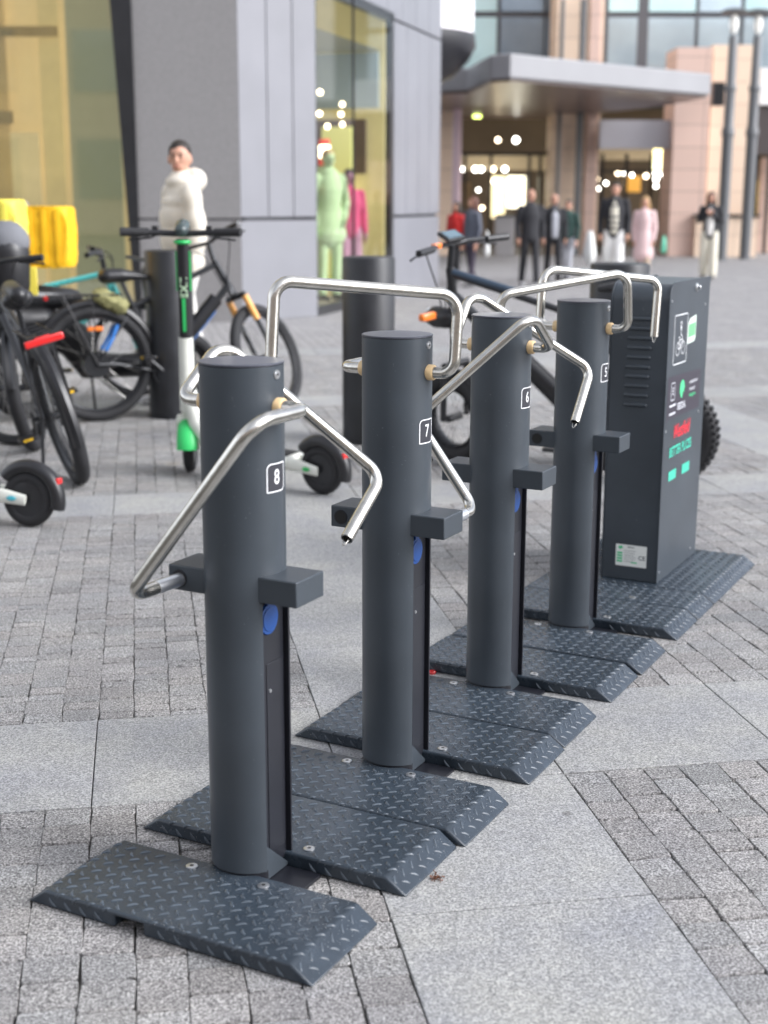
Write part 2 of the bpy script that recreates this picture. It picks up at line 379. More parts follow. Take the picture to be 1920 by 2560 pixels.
# granite slab bands
mb = MB(); tones = []
def slab(p0, p1, q0, q1):
    if not visible(PQ((p0+p1)/2, (q0+q1)/2)) and not visible(PQ(p0, q0)) and not visible(PQ(p1, q1)) and (q0+q1)/2 < 9: return
    gp = .0015; gr_ = .0027
    c = [(p0+gp, q0+gr_), (p1-gp, q0+gr_), (p1-gp, q1-gr_), (p0+gp, q1-gr_)]
    zz = .0008+random.uniform(-.0004, .0004); ins = .0018
    vb = [mb.v(PQ(x, y, -.012)) for x, y in c]; vm = [mb.v(PQ(x, y, zz-.0018)) for x, y in c]
    vt = [mb.v(PQ(x+ins*sx, y+ins*sy, zz)) for (x, y), (sx, sy) in zip(c, ((1, 1), (-1, 1), (-1, -1), (1, -1)))]
    t = random.gauss(1, .04); col = (t, t, t*1.0, 1); k0 = len(mb.bm.faces)
    mb.bm.faces.new(vt)
    for k in range(4):
        n_ = (k+1) % 4
        mb.bm.faces.new([vm[k], vm[n_], vt[n_], vt[k]]); mb.bm.faces.new([vb[k], vb[n_], vm[n_], vm[k]])
    tones.extend([col]*9)
for (a, b_) in PB:
    for qa, qb in [(QB[i][1], QB[i+1][0]) for i in range(4)]:
        k = max(1, round((qb-qa)/.57)); st = (qb-qa)/k
        for i in range(k): slab(a, b_, qa+st*i, qa+st*(i+1))
    for (qa, qb) in QB: slab(a, b_, qa, qb)
for (qa, qb) in QB:
    for (pa, pb) in pcells:
        k = round((pb-pa)/.60); st = (pb-pa)/k
        for i in range(k): slab(pa+st*i, pa+st*(i+1), qa, qb)
SLAB = granite('granite slabs', (.13, .132, .138), (.275, .276, .277), (.47, .465, .45), 185, .7, bump=.25, blotch=((.85, .86, .9, 1), (1.1, 1.09, 1.03, 1)))
o = mb.build('slab_paving', SLAB, smooth=0, recalc=False); tag(o, kind='structure'); tone(o, tones)

# ================================================================ CHARGING STATION
ZP = .037; RP = .084; HP = 1.1026
STH = math.atan2(-.467, .884)
def plate(parent, name, v0, v1, notch=None, ext=.293, gnd=.343, screws=(), skip=None):
    mb = MB()
    if notch:
        a, b_ = notch; zn = .026
        parts = [[(-gnd, .001), (a, .001), (a, zn), (a, ZP), (-ext, ZP)], [(a, zn), (b_, zn), (b_, ZP), (a, ZP)], [(b_, .001), (gnd, .001), (ext, ZP), (b_, ZP), (b_, zn)]]
        outl = [(-gnd, .001), (a, .001), (a, zn), (b_, zn), (b_, .001), (gnd, .001), (ext, ZP), (b_, ZP), (a, ZP), (-ext, ZP)]
        for y in (v0, v1):
            for P_ in parts: mb.face([(x, y, z) for x, z in P_])
        for i in range(len(outl)):
            (x0, z0), (x1, z1) = outl[i], outl[(i+1) % len(outl)]; mb.face([(x0, v0, z0), (x1, v0, z1), (x1, v1, z1), (x0, v1, z0)])
        bmesh.ops.remove_doubles(mb.bm, verts=mb.bm.verts, dist=1e-5)
    else: mb.prism([(-gnd, .001), (gnd, .001), (ext, ZP), (-ext, ZP)], v0, v1, lambda x, z, t: (x, t, z))
    o = mb.build(name, PLATE, parent, bevel=.0065, segs=4)
    # raised tread marks following the bent sheet
    tr = MB(); sl_ = math.hypot(gnd-ext, ZP); dx, dz = (gnd-ext)/sl_, -ZP/sl_
    nx, nz = ZP/sl_, (gnd-ext)/sl_
    def mp_(s_, t_, h_):
        if s_ > ext: return (ext+(s_-ext)*dx+nx*h_, t_, ZP+(s_-ext)*dz+nz*h_)
        if s_ < -ext: return (-(ext+(-s_-ext)*dx)-nx*h_, t_, ZP+(-s_-ext)*dz+nz*h_)
        if t_ < v0: return (s_, v0-h_, ZP-(v0-t_))
        return (s_, t_, ZP+h_)
    pit = .0275; nu = int((ext+sl_)/pit)+1; L = .0128; Wd = .0036; Hh = .0032
    nn = 26; p2 = pit*.70711
    for i in range(-nn, nn+1):
        for j in range(-nn, nn+1):
            cs, ct = (i-j)*p2, (i+j)*p2+.004+(v0+v1)/2
            if abs(cs) > ext+sl_-.009 or ct > v1-.010 or ct < v0-ZP+.010: continue
            if ct < v0+.008 and abs(cs) > ext-.01: continue
            if notch and ct < v0+.003 and notch[0]-.012 < cs < notch[1]+.012: continue
            if skip and skip(cs, ct): continue
            a = R(45 if (i+j) % 2 else -45)+random.uniform(-.04, .04); ca, sa = math.cos(a), math.sin(a)
            prev = None
            for k in range(7):
                f = k/6*2-1; wd = Wd*math.sqrt(max(0, 1-f*f))+.0002; hh = Hh*(1-f*f)**.5*1.0
                bx = f*L; by = .0030*(1-f*f)*(1 if (i+j) % 2 else -1)
                row = []
                for sd_, hgt in ((-1, -.0004), (-.45, hh*.8), (.45, hh*.8), (1, -.0004)):
                    x = bx; y = by+wd*sd_
                    s_, t_ = cs+x*ca-y*sa, ct+x*sa+y*ca
                    t_ = min(t_, v1-.001)
                    row.append(tr.v(mp_(s_, t_, hgt)))
                if prev:
                    for q in range(3): tr.bm.faces.new([prev[q], prev[q+1], row[q+1], row[q]])
                prev = row
    t_o = tr.build('tread_pattern', TREAD, o, smooth=70)
    for (su, sv_) in screws:
        sm = MB(); sm.lathe([(.0125, 0), (.0125, .0016), (.0105, .0026), (.0045, .0026), (.0040, .0012), (.0005, .0010)], (su, sv_, ZP+.0005), 24)
        sm.build('screw', SCREW, o)
        hh = MB(); hh.cyl((su, sv_, ZP+.0020), (su, sv_, ZP+.0030), .0046, seg=6); hh.build('screw_socket', HOLE, o)
    return o

def lever_path(side, th, L3=.19, zp=1.016, u1=.149, L1=.182, du=-.275, dz=-.362):
    pts = [(.080, 0, 0), (u1, 0, 0), (u1, -L1, 0), (u1+du, -L1, dz), (u1+du, -L1+L3, dz)]
    c, s_ = math.cos(th), math.sin(th); r = []
    for a, b, z in pts:
        vv = b*c+z*s_; zz = -b*s_+z*c
        if side == 'B': a, vv = -a, -vv
        r.append(Vector((a, vv, zp+zz)))
    return r

def cyl_map(r, ang0, z0):
    return lambda x, y: ((r)*math.cos(ang0+x/r), (r)*math.sin(ang0+x/r), z0+y)

def station(num, loc, thA, thB, label, notch=None, latch_closed=(0, 0)):
    root = empty('charging_post', (loc[0], loc[1], 0), STH, label, 'charging post', 'row of numbered bike charging posts')
    # tube: full cylinder above, front shell below
    mb = MB(); N = 64
    fa_ = [-147+114*k/40 for k in range(41)]; ba_ = [-33+246*k/60 for k in range(1, 60)]; n_f = len(fa_)
    pt = lambda a, z: mb.v((RP*math.cos(R(a)), RP*math.sin(R(a)), z))
    top_ = [pt(a, HP-.006) for a in fa_+ba_]; mid_ = [pt(a, .645) for a in fa_+ba_]; low_ = [pt(a, ZP+.006) for a in fa_]; NN = len(top_)
    for i in range(NN): j = (i+1) % NN; mb.bm.faces.new([mid_[i], mid_[j], top_[j], top_[i]])
    for i in range(n_f-1): mb.bm.faces.new([low_[i], low_[i+1], mid_[i+1], mid_[i]])
    mb.bm.faces.new(top_); mb.bm.faces.new(low_[::-1]); mb.bm.faces.new([low_[0], mid_[0], mid_[n_f-1], low_[-1]]); mb.bm.faces.new([mid_[0]]+mid_[n_f-1:][::-1])
    tube = mb.build('post_tube', ANTH, root, smooth=25)
    mb = MB(); mb.lathe([(RP-.004, HP-.007), (RP-.004, HP-.004), (RP+.0006, HP-.004), (RP+.0006, HP-.001), (RP-.001, HP), (.001, HP)], seg=64); mb.build('post_cap', CAP, tube, smooth=25)
    mb = MB(); mb.lathe([(RP+.0008, ZP+.0008), (RP+.0008, ZP+.0065), (RP-.004, ZP+.0065), (RP-.004, ZP+.0008)], seg=48)
    mb = MB()
    arc2 = [((RP-.004)*math.cos(R(a)), (RP-.004)*math.sin(R(a))) for a in [-150+120*k/30 for k in range(31)]]
    mb.prism(arc2, .0, ZP+.0065, lambda x, y, t: (x, y, t)); mb.build('foot', BLKP, root)
    # small screw near the top
    sc_ = MB(); c = Vector((RP-.001, -.003, 1.080)); nrm = Vector((1, -.03, 0)).normalized()
    for r0, r1, t0, t1 in ((.0095, .009, 0, .003), (.0055, .005, .003, .0042)): sc_.cyl(c+nrm*t0, c+nrm*t1, r0, r1, 20)
    so_ = sc_.build('security_screw', SCREW, tube)
    sc_ = MB(); sc_.cyl(c+nrm*.0042, c+nrm*.0046, .0028, seg=6); sc_.build('screw_socket', HOLE, tube)
    # badge
    zb = .877; bw, bh = .028, .029
    def rr(w_, h_, r1, r2, n=8):
        P_ = []
        for (cx, cy, a0, rad) in ((w_, h_, 0, r2), (-w_, h_, 90, r1), (-w_, -h_, 180, r2), (w_, -h_, 270, r1)):
            ox = cx-math.copysign(rad, cx); oy = cy-math.copysign(rad, cy)
            for k in range(n+1): a = R(a0+90*k/n); P_.append((ox+rad*math.cos(a), oy+rad*math.sin(a)))
        return P_
    outer = rr(bw, bh, .012, .003); inner = rr(bw-.0024, bh-.0024, .0098, .0012)
    f1 = cyl_map(RP+.0005, -.09, zb); f2 = cyl_map(RP+.0009, -.09, zb)
    b_ = MB(); n_ = len(inner)
    strips = 14; ys = None
    # dark field as vertical strips so that it follows the tube
    W_ = bw-.0022; H_ = bh-.0022
    for k in range(strips):
        x0 = -W_+2*W_*k/strips; x1 = -W_+2*W_*(k+1)/strips
        def lim(x):
            t_ = H_; bt = -H_
            if x < -W_+.0098: d = -W_+.0098-x; t_ = H_-.0098+math.sqrt(max(0, .0098**2-d*d))
            if x > W_-.0098: d = x-(W_-.0098); bt = -H_+.0098-math.sqrt(max(0, .0098**2-d*d))
            return t_, bt
        (ta, ba), (tb, bb) = lim(x0), lim(x1)
        b_.face([f1(x0, ba), f1(x1, bb), f1(x1, tb), f1(x0, ta)])
    bd = b_.build('number_badge', BADGE, tube, smooth=80)
    w_ = MB()
    for k in range(n_):
        k2 = (k+1) % n_; seg_ = max(1, int(abs(outer[k][0]-outer[k2][0])/.006))
        for q in range(seg_):
            a, b2 = q/seg_, (q+1)/seg_
            lp_ = lambda P_, f: (P_[k][0]*(1-f)+P_[k2][0]*f, P_[k][1]*(1-f)+P_[k2][1]*f)
            w_.face([f2(*lp_(outer, a)), f2(*lp_(outer, b2)), f2(*lp_(inner, b2)), f2(*lp_(inner, a))])
    w_.text(str(num), .042, f2, bold=.0003, squeeze=.82)
    w_.build('number', WHITE, bd, smooth=80)
    # service column behind the tube, socket, gusset
    mb = MB(); mb.box((0, .015, .335), (.094, .105, .62)); mb.box((0, .071, .33), (.118, .006, .63)); col = mb.build('service_column', BLKP, root, bevel=.0015)
    mb = MB(); mb.box((.0478, .030, .27), (.0016, .062, .42)); mb.build('door', BLKP, col, bevel=.0007)
    mb = MB(); disc_screw(mb, (.0486, .010, .42), (1, 0, 0), .004, .002); mb.build('lock', SCREW, col)
    for s_ in (1, -1):
        mb = MB(); mb.cyl((.046*s_, .008, .576), (.052*s_, .008, .576), .034, .032, 36); mb.cyl((.052*s_, .008, .576), (.054*s_, .008, .576), .026, .025, 36)
        mb.box((.050*s_, .008, .612), (.008, .02, .012)); mb.build('socket_lid', BLUE, col, bevel=.0008)
    for s_ in (1, -1):
        mb = MB(); mb.prism([(-.045, .105), (-.045, .010), (.058, .010), (.058, .016)], .0485*s_, .056*s_, lambda y, z, t: (t, y, z)); mb.build('gusset', ANTH, root)
    mb = MB(); mb.box((.02, .005, .004), (.24, .10, .008)); mb.build('base_bar', BLKP, root)
    # lock boxes
    for s_ in (1, -1):
        mb = MB(); mb.box((s_*.107, 0, .6545), (.094, .106, .053)); bx = mb.build('lock_box', ANTH, root, bevel=.0028, segs=3)
        mb = MB(); yf = -s_*.0538*(-1)*-1
        yy = (-.0530 if s_ < 0 else .0530); e_ = (-1 if s_ < 0 else 1)
        mb.tube([(s_*.126, yy-e_*.002, .654), (s_*.126, yy+e_*.0016, .654)], [.0185, .0178], 28); mb.build('hole_ring', BLKP, bx)
        mb = MB(); mb.cyl((s_*.126, yy, .654), (s_*.126, yy+e_*.0019, .654), .0150, seg=28); mb.build('lock_hole', HOLE, bx)
    # plates, one in front of and one behind the post
    sk = lambda s_, t_: abs(s_) < .10 and abs(t_) < .10
    plate(root, 'tread_plate', -.318, -.058, notch, screws=((-.089, -.092), (.090, -.092)), skip=sk)
    plate(root, 'tread_plate', .060, .319, None, screws=((-.089, .094), (.088, .094)), skip=sk)
    # levers
    for side, th in (('A', thA), ('B', thB)):
        sg = 1 if side == 'A' else -1
        mb = MB(); mb.lathe([(.0165, 0), (.0185, .002), (.0185, .017), (.0172, .019), (.012, .019)], seg=32)
        bm_ = mb.build('bushing', BUSH, root); bm_.location = (sg*(RP-.005), 0, 1.016); bm_.rotation_euler = (0, R(90*sg), 0)
        P_ = lever_path(side, th)
        if num == 8 and side == 'A': P_[3] += Vector((-.021, -.012, -.008)); P_[4] += Vector((.010, 0, 0))
        pf = fillet(P_, (.036, .050, .040), 12)
        closed = abs(th) < R(2)
        r_ = .0138; n_ = len(pf)
        end = pf[-1]; dr = (pf[-1]-pf[-2]).normalized()
        pf2 = pf[:-1]+[end - dr*(.0 if not closed else .0)]
        mb = MB()
        if closed:
            mb.tube(pf2, r_, 24); lv = mb.build('locking_lever', STEEL, root)
            mb = MB(); mb.tube([end-dr*.128, end-dr*.020], .0143, 24); mb.build('latch_sleeve', ZINC, lv)
        else:
            mb.tube(pf2, r_, 24, cap=False)
            lv = mb.build('locking_lever', STEEL, root)
            mb = MB(); mb.tube([end-dr*.0, end-dr*.02], [.0108, .0104], 20, cap=False); mb.tube([end, end+dr*.0002], [.0138, .0108], 24, cap=False); mb.build('tube_mouth', STEELD, lv)
            mb = MB(); mb.cyl(end-dr*.012, end-dr*.018, .0106, seg=20); mb.build('end_plug', HOLE, lv)
            sx = dr.cross(Vector((0, 0, 1))).normalized(); lo = []
            for k in range(13):
                a = math.pi*k/12; lo.append(end - dr*.014 + sx*.0065*math.cos(a) + dr*(.034*math.sin(a)))
            mb = MB(); mb.tube(lo, .0011, 8); mb.build('cable_loop', STEEL, lv)
    return root

station(8, (-.2823, 2.6996), R(0), R(34.2), 'charging post number 8, nearest of the row, left steel lever locked into its box', notch=(-.115, -.045))
station(7, (.0304, 3.2597), R(96.8), R(0), 'charging post number 7, its front steel lever raised upright in a big square loop')
station(6, (.3262, 3.8314), R(34.5), R(49), 'charging post number 6, between posts 7 and 5, both levers half raised')
station(5, (.6343, 4.405), R(80.5), R(82.7), 'charging post number 5, right in front of the tall control cabinet, both levers high')

# ---------------------------------------------------------------- control cabinet
K = empty('control_cabinet', (.6343, 4.405, 0), STH, 'tall anthracite control cabinet with bike pictogram and sponsor logos on its side', 'cabinet')
u0, u1_, v0, v1_, zt = -.098, .108, .577, 1.092, 1.124
rc = .062
prof = [(v0, ZP+.002)] + [(v0, zt-rc)] + [(v0+rc-rc*math.cos(R(a)), zt-rc+rc*math.sin(R(a))) for a in range(10, 91, 10)] + [(v1_, zt), (v1_, ZP+.002)]
mb = MB(); mb.prism(prof, u0, u1_, lambda y, z, t: (t, y, z)); body = mb.build('cabinet_body', ANTH, K, smooth=25, bevel=.001)
pr2 = [(v0-.002, ZP+.001)] + [(v0-.002, zt-rc+.004)] + [(v0-.002+rc-rc*math.cos(R(a)), zt-rc+.006+rc*math.sin(R(a))) for a in range(10, 91, 10)] + [(v1_+.022, zt+.006), (v1_+.012, zt-.03), (v1_+.002, ZP+.001)]
mb = MB(); mb.prism(pr2, u1_+.0005, u1_+.0045, lambda y, z, t: (t, y, z)); side = mb.build('side_panel', ANTH, K, smooth=25, bevel=.0008)
mb = MB(); mb.prism(pr2, u0-.0045, u0-.0005, lambda y, z, t: (t, y, z)); mb.build('side_panel', ANTH, K, smooth=25, bevel=.0008)
for k in range(10):
    z = 1.001-k*.0343; mb = MB(); uc = .012-.0012*k
    mb.limb([(uc-.038, v0+.001, z), (uc+.038, v0+.001, z)], [.0075, .0075], 16); mb.build('vent_louvre', ANTH, body)
XF = u1_+.0045
fs = lambda d: (lambda x, y: (XF+d, x, y))
mb = MB(); mb.lathe([(.016, 0), (.015, .004), (.008, .006), (.008, .014), (.006, .016)], seg=24); o = mb.build('cam_lock', SCREW, side); o.location = (XF, .915, 1.098); o.rotation_euler = (0, R(90), 0)
for (y, z) in ((.60, 1.065), (1.045, 1.027), (.60, .60), (1.03, .617), (.60, .075), (1.015, .075)):
    mb = MB(); disc_screw(mb, (XF, y, z), (1, 0, 0), .005, .002); mb.build('screw', SCREW, side)
# pictogram frame and bicycle sign
def ringpath(mb, pts, wd, fn, closed=True):
    n = len(pts)
    for i in range(n if closed else n-1):
        a = Vector(pts[i]); b = Vector(pts[(i+1) % n]); d = (b-a)
        if d.length < 1e-6: continue
        d.normalize(); nn = Vector((-d.y, d.x))*wd/2; e = d*wd*.25
        mb.face([fn(*(a-nn-e)), fn(*(b-nn+e)), fn(*(b+nn+e)), fn(*(a+nn-e))])
def rrect(cx, cy, w_, h_, r_, n=6):
    P_ = []
    for sx, sy, a0 in ((1, 1, 0), (-1, 1, 90), (-1, -1, 180), (1, -1, 270)):
        for k in range(n+1): a = R(a0+90*k/n); P_.append((cx+sx*(w_-r_)+r_*math.cos(a), cy+sy*(h_-r_)+r_*math.sin(a)))
    return P_
mb = MB(); f = fs(.0006)
ringpath(mb, rrect(.731, .922, .083, .088, .008), .0036, f)
def circ(cx, cy, r_, n=24): return [(cx+r_*math.cos(2*math.pi*k/n), cy+r_*math.sin(2*math.pi*k/n)) for k in range(n)]
bx, bz = .733, .888
for c in (-.034, .034): ringpath(mb, circ(bx+c, bz, .023), .0030, f)
for seg_ in ([(-.034, 0), (-.016, .032), (.020, .032), (.002, 0), (-.034, 0)], [(.002, 0), (-.019, .040)], [(-.027, .041), (-.010, .041)], [(.034, 0), (.017, .044), (.006, .047)]):
    ringpath(mb, [(bx+x, bz+y) for x, y in seg_], .0030, f, False)
ringpath(mb, [(bx, bz+.047), (bx, bz+.075)], .004, f, False)
ringpath(mb, circ(bx, bz+.086, .010, 16), .004, f); ringpath(mb, [(bx-.006, bz+.078), (bx-.003, bz+.066)], .003, f, False); ringpath(mb, [(bx+.006, bz+.078), (bx+.003, bz+.066)], .003, f, False)
mb.build('bicycle_sign', WHITE, side, smooth=0)
GP = mat('green print', (.08, .55, .25), .5); TP = mat('teal print', (.05, .46, .33), .5); RPn = mat('red print', (.75, .03, .05), .5); GREYP = mat('grey print', (.55, .56, .60), .5)
mb = MB(); mb.face([fs(.0005)(*p) for p in ((.823, .895), (.915, .899), (.930, .915), (.930, .997), (.845, .988), (.823, .97))]); stk = mb.build('sticker', mat('pale sticker', (.60, .70, .62), .5), side, smooth=0)
mb = MB(); mb.face([fs(.0009)(*p) for p in ((.831, .918), (.922, .921), (.922, .970), (.831, .966))]); mb.build('sticker_field', mat('sticker green', (.16, .42, .22), .5), stk, smooth=0)
mb = MB(); mb.face([fs(.0005)(*p) for p in ((.597, .62), (.62, .64), (1.03, .635), (1.032, .785), (.60, .795))]); mb.build('dark_decal', mat('dark decal', (.045, .04, .055), .35), side, smooth=0)
mb = MB(); f = fs(.0010)
mb.text('SEEDiA.', .036, lambda x, y: f(.785+x, .672+y), bold=.0008, squeeze=.95)
for k, (a, b2) in enumerate(((.862, 1.005), (.862, .975))): mb.text(('nasłonecznione', 'innowacje')[k], .019, lambda x, y: f((a+b2)/2+x, .748-.026*k+y), squeeze=.95, bold=.0004)
for (x0, x1, y0, y1) in ((.640, .690, .706, .768),): ringpath(mb, rrect((x0+x1)/2, (y0+y1)/2, (x1-x0)/2, (y1-y0)/2, .006), .004, f)
mb.text('E', .036, lambda x, y: f(.666+x, .737+y), bold=.0006)
for k in range(2): mb.face([f(*p) for p in ((.628, .682-.03*k), (.708, .682-.03*k), (.708, .690-.03*k), (.628, .690-.03*k))])
mb.build('sponsor_text', GREYP, side, smooth=0)
mb = MB(); pts = [(0, .034), (.016, .030), (.030, .016), (.034, .0), (.024, -.004), (.030, -.016), (.012, -.010), (.004, -.034), (-.012, -.030), (-.026, -.014), (-.030, .006), (-.022, .024)]
mb.face([f(.783+x, .734+y) for x, y in pts]); mb.build('green_emblem', GP, side, smooth=0); mb = MB(); mb.text('ekologicznie', .017, lambda x, y: f(.925+x, .698+y), bold=.0004)
mb.build('green_text', GP, side, smooth=0)
mb = MB(); mb.text('Westfield', .072, lambda x, y: f(.800+x, .580+y), bold=.0010, shear=.35, squeeze=.76); mb.build('red_logo', RPn, side, smooth=0)
mb = MB(); mb.text('BETTER PL/CES', .050, lambda x, y: f(.800+x, .520+y-.01), bold=.0016, squeeze=.88)
for (a, b2, c, d) in ((.660, .405, .755, .441), (.834, .403, .935, .440)): mb.face([f(a, b2), f(c, b2), f(c, d), f(a, d)])
mb.build('teal_print', TP, side, smooth=0)
# type label on the narrow front
ff = lambda d: (lambda x, y: (x, v0-d, y))
mb = MB(); mb.prism(rrect(.011, .1305, .059, .0405, .003), v0-.0006, v0+.0002, lambda x, y, t: (x, t, y)); lb = mb.build('type_label', mat('label paper', (.78, .80, .76), .45), body, smooth=0)
mb = MB(); f = ff(.0011)
for k in range(4): mb.face([f(-.043, .135-.0105*k), f(-.022, .135-.0105*k), f(-.022, .142-.0105*k), f(-.043, .142-.0105*k)])
mb.face([f(-.030+x*.28, .159+y*.20) for x, y in pts]); mb.face([f(.012, .103), f(.034, .103), f(.034, .108), f(.012, .108)])
mb.build('label_green', GP, lb, smooth=0)
mb = MB(); mb.text('CE', .022, lambda x, y: f(.052+x, .125+y), bold=.0005); mb.text('SEEDiA', .0085, lambda x, y: f(.010+x, .1625+y), bold=.0002)
for k in range(6): mb.face([f(-.016, .148-.0082*k), f(.030-.004*(k % 3), .148-.0082*k), f(.030-.004*(k % 3), .1495-.0082*k), f(-.016, .1495-.0082*k)])
mb.build('label_text', mat('label ink', (.12, .13, .14), .6), lb, smooth=0)
skc = lambda s_, t_: (-.115 < s_ < .13 and .56 < t_ < 1.12)
plate(K, 'tread_plate', .323, .533, None, screws=((.09, .36),))
plate(K, 'tread_plate', .537, 1.16, None, skip=skc)

# ---------------------------------------------------------------- litter by the plates
mb = MB(); c = gr(1090, 2200)
for k in range(70):
    a = random.uniform(0, 6.28); r_ = random.uniform(0, .017); p = c+Vector((r_*math.cos(a)*1.1, r_*math.sin(a)*.8, random.uniform(.001, .016*(1-r_/.024))))
    d = Vector([random.uniform(-.008, .008) for _ in range(3)]); e = Vector([random.uniform(-.005, .005) for _ in range(3)])
    q = [p, p+d, p+d+e]; q = [Vector((x.x, x.y, max(.001, x.z))) for x in q]; mb.face(q)
tag(mb.build('dry_leaf', mat('dry leaf', (.16, .07, .04), .8, var=.4, vscale=90), smooth=0, recalc=False), 'crumpled brown dry leaf lying beside the tread plate of post 7', 'leaf')
c = gr(1080, 1684); mb = MB(); mb.lathe([(.012, 0), (.013, .006), (.011, .009), (.0005, .009)], c, 20)
tag(mb.build('bottle_cap', RED), 'small red bottle cap on the slabs between posts 7 and 6', 'bottle cap')

# ================================================================ BOLLARDS
def bollard(x, y, label):
    r_ = .155; h_ = 1.09; root = empty('bollard', (x, y, 0), 0, label, 'bollard', 'wide black steel bollards behind the charging posts')
    mb = MB(); mb.lathe([(r_, .0), (r_, h_-.012), (r_-.004, h_-.004), (r_-.012, h_), (.002, h_)], seg=56); mb.build('bollard_body', BOLL, root, smooth=30)
    mb = MB(); mb.lathe([(r_+.012, 0), (r_+.012, .012), (r_-.002, .012)], seg=56); mb.build('base_ring', BLKP, root)
bollard(-1.413, 9.10, 'leftmost black bollard, standing right behind the green and white scooter')
bollard(-.094, 8.13, 'middle black bollard, seen through the raised lever of post 7')
bollard(1.245, 7.36, 'rightmost black bollard, standing behind the control cabinet')

# ================================================================ BICYCLES
def wheel(parent, name, c, Rw, rt, spokes=28, spoke_mat=None, knob=False, hub=.02, hubw=.05):
    mb = MB(); mb.torus(c, Rw-rt, rt, 'Y', 64, 12)
    if knob:
        for k in range(44):
            a = 2*math.pi*k/44
            for w_, rr_ in ((-.75, .72), (-.28, 1.0), (.28, 1.0), (.75, .72)):
                rad = Rw-rt+rt*rr_; aa = a+(.05 if abs(w_) > .3 else 0)
                d = Vector((math.cos(aa), 0, math.sin(aa))); mb.box(Vector(c)+d*rad+Vector((0, rt*w_, 0)), (.012, .017, .018), Matrix.Rotation(-aa, 3, 'Y'))
    W = mb.build(name, RUB, parent)
    mb = MB(); mb.torus(c, Rw-2*rt-.004, .011, 'Y', 64, 8, flat=max(1, rt/.02)); mb.build('rim', BLKM, W)
    mb = MB()
    for k in range(spokes):
        a = 2*math.pi*k/spokes; b2 = a+(.35 if k % 2 else -.35); yy = hubw*(.5 if k % 4 < 2 else -.5)
        mb.tube([Vector(c)+Vector((hub*math.cos(b2), yy, hub*math.sin(b2))), Vector(c)+Vector(((Rw-2*rt)*math.cos(a), 0, (Rw-2*rt)*math.sin(a)))], .0013, 5)
    mb.build('spokes', spoke_mat or STEELD, W)
    mb = MB(); mb.cyl(Vector(c)-Vector((0, hubw*.7, 0)), Vector(c)+Vector((0, hubw*.7, 0)), hub, seg=24); mb.build('hub', BLKM, W)
    return W

